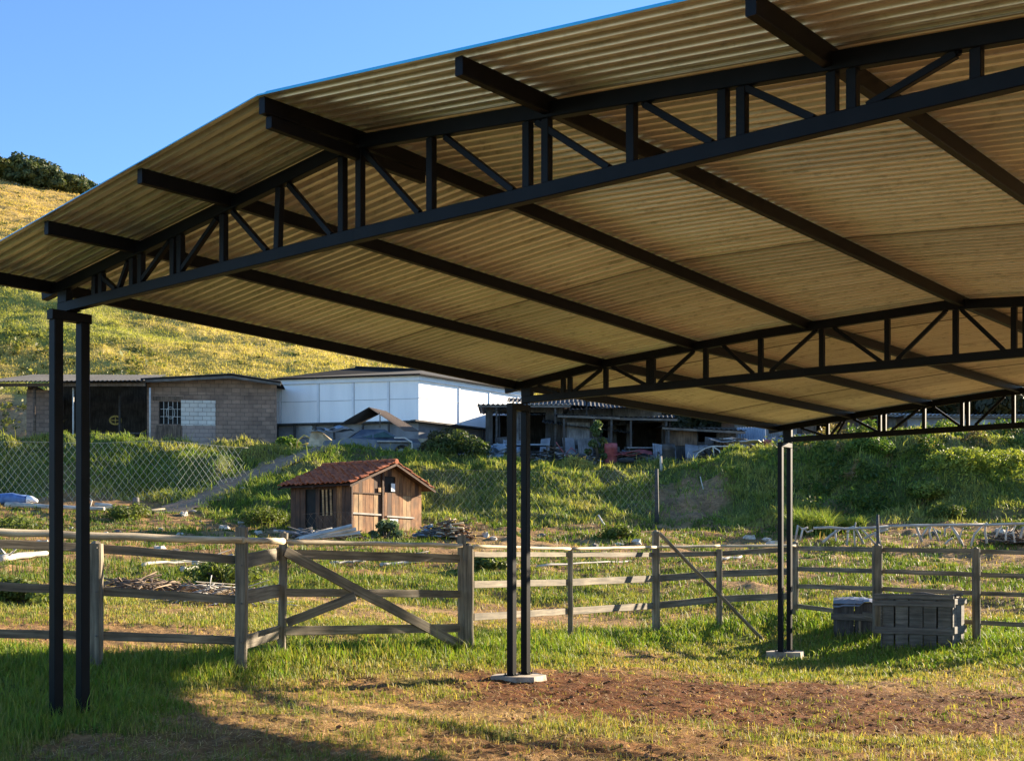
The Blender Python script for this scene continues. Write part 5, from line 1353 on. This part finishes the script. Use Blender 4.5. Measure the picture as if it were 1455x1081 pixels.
for px, d, n, r, h, lb in ((722,58.0,70,.9,.9,'scrap heap of boards and tin behind the middle black column'),(786,57.8,80,1.0,1.0,'scrap heap of boards and tin under the awning of the middle shed'),(838,57.4,60,.8,.6,'low scrap heap beside the slim sapling'),(890,57.6,80,1.1,.9,'scrap heap in the mouth of the black open shed'),(940,57.4,60,.8,.8,'scrap heap between the black shed and the tan walled shed'),(1022,57.6,90,1.2,1.0,'scrap heap under the crumpled tin by the bent frames'),(1075,58.2,70,1.0,.8,'scrap heap behind the stripped motorbike'),(478,57.0,70,.9,.55,'scrap heap at the left end of the wrecked car'),(590,57.0,70,.9,.6,'scrap heap at the right end of the wrecked car'),(672,57.8,70,1.0,.8,'dark scrap heap below the right end of the white building')):
    heap(px, 0, d, n, r, h, 1.15, .034, random.choice([['darkboard','greyboard','tin','brownboard'],['greyboard','darkboard','tinblue','oldwood'],['darkboard','brownboard','rubber','tin']]), 'scrap_heap', lb, 'scrap heap')
# ================================================================== SHRUBS AND TREES
def leafcloud(name, centers, radii, n, size, c1, c2, mat, parent=None, loc=(0,0,0), flat=.8):
    """many leaf faces spread over and inside lumpy clumps"""
    centers = np.array(centers, float); radii = np.array(radii, float); k = rng.choice(len(centers), n, p=(radii**2)/np.sum(radii**2))
    d = rng.normal(0,1,(n,3)); d /= np.linalg.norm(d,axis=1)[:,None]
    rr = radii[k]*(.55+.5*rng.uniform(0,1,n)**.6); P = centers[k]+d*rr[:,None]*np.array([1,1,flat])
    nr = d+rng.normal(0,.55,(n,3)); nr /= np.linalg.norm(nr,axis=1)[:,None]
    t = np.cross(nr, rng.normal(0,1,(n,3))); t /= np.linalg.norm(t,axis=1)[:,None]; b = np.cross(nr,t)
    s = size*np.exp(rng.normal(0,.3,n))[:,None]
    V = np.zeros((n,4,3)); V[:,0] = P-t*s; V[:,1] = P+b*s*.5; V[:,2] = P+t*s; V[:,3] = P-b*s*.5
    hue = np.clip(rng.normal(.5,.25,n)+ (vnoise(P[:,0]*1.3/size*.1, P[:,2]*1.3/size*.1, 5)-.5)*.8,0,1)[:,None]
    col = np.repeat((np.array(c1)*(1-hue)+np.array(c2)*hue)*np.exp(rng.normal(0,.2,n))[:,None],4,axis=0)
    return npmesh(name, (V.reshape(-1,3)+np.array(loc)), np.arange(n*4).reshape(n,4), None, [M[mat]], col, False, loc, parent)
def make_shrub(p, r, h, label, group, c1, c2, n=2600, size=.07, grass=False, name='shrub', cat='shrub'):
    t = thing(name, label, cat, p, group); cs = []; rs = []
    for k in range(16):
        a = random.uniform(0,2*PI); q = random.random()**.6
        cs.append((math.cos(a)*r*q*.85, math.sin(a)*r*q*.8, h*(.15+.62*(1-q**2)*random.uniform(.7,1.1)))); rs.append(r*random.uniform(.2,.38))
    leafcloud('foliage', cs, rs, n, size, c1, c2, 'leaf', t, (0,0,0))
    mb = MB()
    for k in range(7):
        c = cs[k]; mb.tube([p+Vector((random.uniform(-.1,.1),0,-.1)), p+Vector(c)*.5, p+Vector(c)], [.03,.022,.01], 5)
    o = mb.build('stem', M['bark'], t)
    return t
gA, gB = (.055,.115,.018), (.13,.19,.035)
yA, yB = (.13,.18,.025), (.24,.26,.05)  # greens pushed to yellow: sunlight on the mound bush painted in
SH = [(1375,676,48.6,1.5,.7,'yellow green bush coloured as if sunlit on top of the mound, largest on the right bank',yA,yB),
      (1312,700,46.8,1.0,.55,'mid green bush on the slope left of the brightest bush',gA,yB),
      (1240,652,51,1.2,.6,'dark bush on the bank crest to the right of the farthest columns',gA,gB)]
n = 120000; x = rng.uniform(9,26,n); y = rng.uniform(44.6,57.5,n); x = x*y/50
nz = fbm(x*.9,y*.9,121)*.65+fbm(x*2.6,y*2.6,123)*.35; u_ = x/y*50
k = (rng.uniform(0,1,n) < sstep(.42,.56,nz)*sstep(9.5,12.5,u_)*sstep(45,47.5,y-.25*(nz-.5))) ; x, y, nz, u_ = x[k], y[k], nz[k], u_[k]; n = len(x)
top = .75*sstep(.42,.75,nz)*(.6+.7*fbm(x*.4,y*.4,125)); z = ground(x,y)+top*rng.uniform(.35,1.05,n)**.6
P = np.c_[x,y,z]; t = rng.normal(0,1,(n,3)); t /= np.linalg.norm(t,axis=1)[:,None]; b_ = np.cross(t, rng.normal(0,1,(n,3))); b_ /= np.linalg.norm(b_,axis=1)[:,None]
sz = (.055*np.exp(rng.normal(0,.35,n)))[:,None]; V = np.zeros((n,4,3)); V[:,0] = P-t*sz; V[:,1] = P+b_*sz*.5; V[:,2] = P+t*sz; V[:,3] = P-b_*sz*.5
br = np.exp(-(((u_-18.3)/2.2)**2+((y-48.2)/2.2)**2)); hu = np.clip(br+.45*(fbm(x*.7,y*.7,127)-.4)+rng.normal(0,.18,n),0,1)[:,None]  # sunlit top of the mound, put into the leaf colour
dead = (fbm(x*1.1,y*1.1,129) > .64)[:,None]
col = np.array([.045,.085,.018])*(1-hu)+np.array([.34,.35,.06])*hu; col = np.where(dead, np.array([.20,.15,.075]), col)*np.exp(rng.normal(0,.22,n))[:,None]
o = npmesh('bank_shrubbery', V.reshape(-1,3), np.arange(n*4).reshape(n,4), None, [M['leaf']], np.repeat(col,4,axis=0)); tag(o, None, 'shrubbery', None, 'stuff')
for px, py, d, r, h, lb, c1, c2 in SH:
    make_shrub(gz(px,d), r, h, lb, 'shrubs on the right bank', c1, c2, 6000, .05)
make_shrub(gz(548,38.6), .5, .75, 'small blue green shrub growing against the hut gable', None, (.05,.085,.04), (.16,.2,.11), 1600, .05)
make_shrub(gz(848,57), .55, 2.3, 'slim leafy sapling growing in the middle of the scrap yard', None, (.05,.09,.03), (.13,.16,.06), 1500, .07, name='sapling', cat='sapling')
make_shrub(gz(407,57), .7, .9, 'leafy green shrub by the corner of the white building', None, gA, gB, 1500, .06)
make_shrub(gz(655,55.5), 1.5, 1.1, 'dark leafy shrub right of the wrecked car', None, (.035,.06,.015), (.08,.10,.03), 3500, .07)
make_shrub(gz(635,57), 1.3, 1.5, 'dark brown green bramble in front of the white building right side', None, (.04,.045,.02), (.11,.10,.045), 3200, .07)
# grass tussock
def tussock(px, d, r, label, hgt=.7):
    p = gz(px, d); n = 900; a = rng.uniform(0,2*PI,n); q = rng.uniform(0,1,n)**.5*r*.5; x = p.x+np.cos(a)*q; y = p.y+np.sin(a)*q
    hu = rng.uniform(0,1,n)[:,None]; o = blades('grass_tussock', x, y, hgt*(.7+.5*rng.uniform(0,1,n)), .03*np.ones(n), (np.array([.12,.2,.03])*(1-hu)+np.array([.27,.28,.08])*hu), .75)
    del o['kind']; tag(o, label, 'tussock')
tussock(1152, 42.5, 1.5, 'round tall grass tussock just right of the farthest column', .85)
tussock(1210, 43.0, .9, 'smaller grass tussock behind the white stick fence', .45)
# mounds of weeds in the paddock (countable dark clumps)
for px, py, r, lb in ((30,757,1.0,'weedy green hump at the left edge behind the pale pole'),(185,737,.9,'dark weedy hump right of the stump'),(375,745,1.1,'dark weedy hump left of the hut'),(320,830,.8,'dark weedy clump under the wire tangle left of the gate'),(690,808,.55,'dark weedy clump left of the middle column'),(30,860,.6,'dark weedy clump below the middle rail at the left edge'),(880,766,.7,'low weed clump on the paddock under the dark pole'),(1345,735,.9,'dark green weed clump on the slope behind the stick fence')):
    p = hit(px, py, 15, 48); make_shrub(p, r, .38*r+.1, lb, 'weed clumps', (.05,.085,.015), (.14,.16,.04), 1800, .045, name='weed_clump', cat='weeds')

def make_tree(p, r, h, label, group, c1, c2, n=5200, size=.22, name='tree', trunk=.35, mat='tree_leaf'):
    t = thing(name, label, 'tree', p, group); cs = []; rs = []
    for k in range(24):
        a = random.uniform(0,2*PI); q = random.random()**.55; zz = random.random()
        cs.append((math.cos(a)*r*q*(1-.45*zz), math.sin(a)*r*q*(1-.45*zz), h*(trunk+.55*zz))); rs.append(r*random.uniform(.22,.40))
    leafcloud('crown', cs, rs, n, size, c1, c2, mat, t)
    mb = MB(); mb.tube([p-UP*.4, p+UP*h*.25, p+UP*h*.5+Vector((r*.1,0,0)), p+UP*h*.8], [h*.035,h*.03,h*.02,h*.008], 8)
    for k in range(7):
        c = Vector(cs[k]); mb.tube([p+UP*h*random.uniform(.2,.4), p+c*.6+UP*h*.1, p+c], [h*.015,h*.01,h*.004], 5)
    mb.build('trunk', M['bark'], t); return t
tA, tB = (.038,.06,.022), (.10,.115,.04)
hillt = [(-12,262,205,3.4,4.5,'yellow green round tree at the far left of the hill crest'),(8,268,206,3.0,4.2,'yellow green lower tree beside the leftmost crest tree'),(32,280,212,3.6,7.2,'dark round tree, tallest at the left of the crest row'),(52,285,214,3.6,7.4,'dark tree second in the crest row'),(70,288,216,3.4,6.6,'dark green tree in the middle of the crest row'),(44,282,203,2.6,4.6,'lower green tree standing in front of the tall dark ones'),(64,290,204,2.6,4.4,'lower bushy tree below the middle of the crest row'),(88,298,220,3.2,6.4,'dark tree where the crest row starts to dip'),(100,306,210,2.8,5.0,'bushy tree right of the dip in the crest row'),(118,310,226,3.4,7.4,'grey green tree standing a little apart on the crest'),(132,316,222,2.9,5.8,'green tree sloping down to the shelter roof edge'),(150,322,236,3.0,7.0,'farthest blue green tree beside the roof edge'),(166,330,232,3.0,5.6,'last tree of the crest row, half behind the roof edge'),(84,300,206,2.4,3.8,'low bush like tree under the crest dip')]
for i, (px, py, d, r, h, lb) in enumerate(hillt):
    d = 197+(d-203)*.28; h *= .78
    x = (px-CX)/F*d; p = Vector((x, d, zpx(py, d))); g = G(x, d); 
    p.z = g-.3 if abs(g-p.z) < 6 else g-.3
    yl = i < 2
    make_tree(p, r, h, lb, 'trees on the hill crest', (.10,.115,.03) if yl else tA, (.2,.19,.05) if yl else tB, 4200, .26)
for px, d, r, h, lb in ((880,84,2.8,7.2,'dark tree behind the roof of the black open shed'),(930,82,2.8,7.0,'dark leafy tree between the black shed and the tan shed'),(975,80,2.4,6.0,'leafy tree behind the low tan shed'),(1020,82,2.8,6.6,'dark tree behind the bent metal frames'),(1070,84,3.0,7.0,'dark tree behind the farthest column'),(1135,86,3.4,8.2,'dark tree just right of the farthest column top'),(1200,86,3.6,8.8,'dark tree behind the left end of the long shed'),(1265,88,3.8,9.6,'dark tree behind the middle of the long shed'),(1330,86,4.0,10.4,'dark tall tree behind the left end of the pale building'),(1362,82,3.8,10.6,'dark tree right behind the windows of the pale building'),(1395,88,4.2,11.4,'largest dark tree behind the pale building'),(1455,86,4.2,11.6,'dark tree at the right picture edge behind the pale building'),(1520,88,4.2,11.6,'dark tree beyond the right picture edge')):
    make_tree(gz(px,d), r, h, lb, 'trees behind the scrap yard', (.010,.015,.009), (.030,.036,.02), 6500, .24, mat='shaded_leaf', trunk=.1)  # near-black leaves: the shade over these trees is put into their colour
# bare mast above the crest trees
p = gz(121, 216); mb = MB(); mb.tube([p, p+UP*9.8, p+UP*11.2+Vector((-.35,0,0))], [.09,.06,.04], 6)
tag(mb.build('bare_snag', M['bark'], None, p), 'thin bare dead trunk rising above the crest trees', 'dead trunk')

# ================================================================== SKY, SUN, CAMERA
AZ = math.radians(54); EL = math.radians(17.2)
w = bpy.data.worlds.new('World'); sc.world = w; w.use_nodes = True
nt = w.node_tree; bg = nt.nodes['Background']; sky = nt.nodes.new('ShaderNodeTexSky')
sky.sky_type = 'NISHITA'; sky.sun_disc = False; sky.sun_elevation = EL; sky.sun_rotation = AZ; sky.altitude = 900; sky.air_density = 1.0; sky.dust_density = .1; sky.ozone_density = 5.0
nt.links.new(sky.outputs[0], bg.inputs[0]); bg.inputs[1].default_value = .075
L = bpy.data.lights.new('sun', 'SUN'); L.energy = 5.0; L.angle = math.radians(.5); L.color = (1, .83, .60)
so = bpy.data.objects.new('sun', L); C.objects.link(so)
sd = Vector((math.sin(AZ)*math.cos(EL), math.cos(AZ)*math.cos(EL), math.sin(EL)))
so.rotation_euler = (-sd).to_track_quat('-Z', 'Y').to_euler(); so.location = (30, 20, 30)
cam = bpy.data.cameras.new('camera'); co = bpy.data.objects.new('camera', cam); C.objects.link(co)
co.location = (0, 0, EYE); co.rotation_euler = (PI/2, 0, 0)
cam.sensor_width = 36; cam.lens = F/1455*36; cam.shift_y = (HZ-540.5)/1455; cam.clip_start = .05; cam.clip_end = 3000
sc.camera = co
vs = sc.view_settings; vs.view_transform = 'Standard'; vs.look = 'None'; vs.gamma = 1; vs.exposure = 2.05; vs.use_curve_mapping = False
sc.cycles.max_bounces = 8; sc.cycles.diffuse_bounces = 5; sc.cycles.transparent_max_bounces = 6
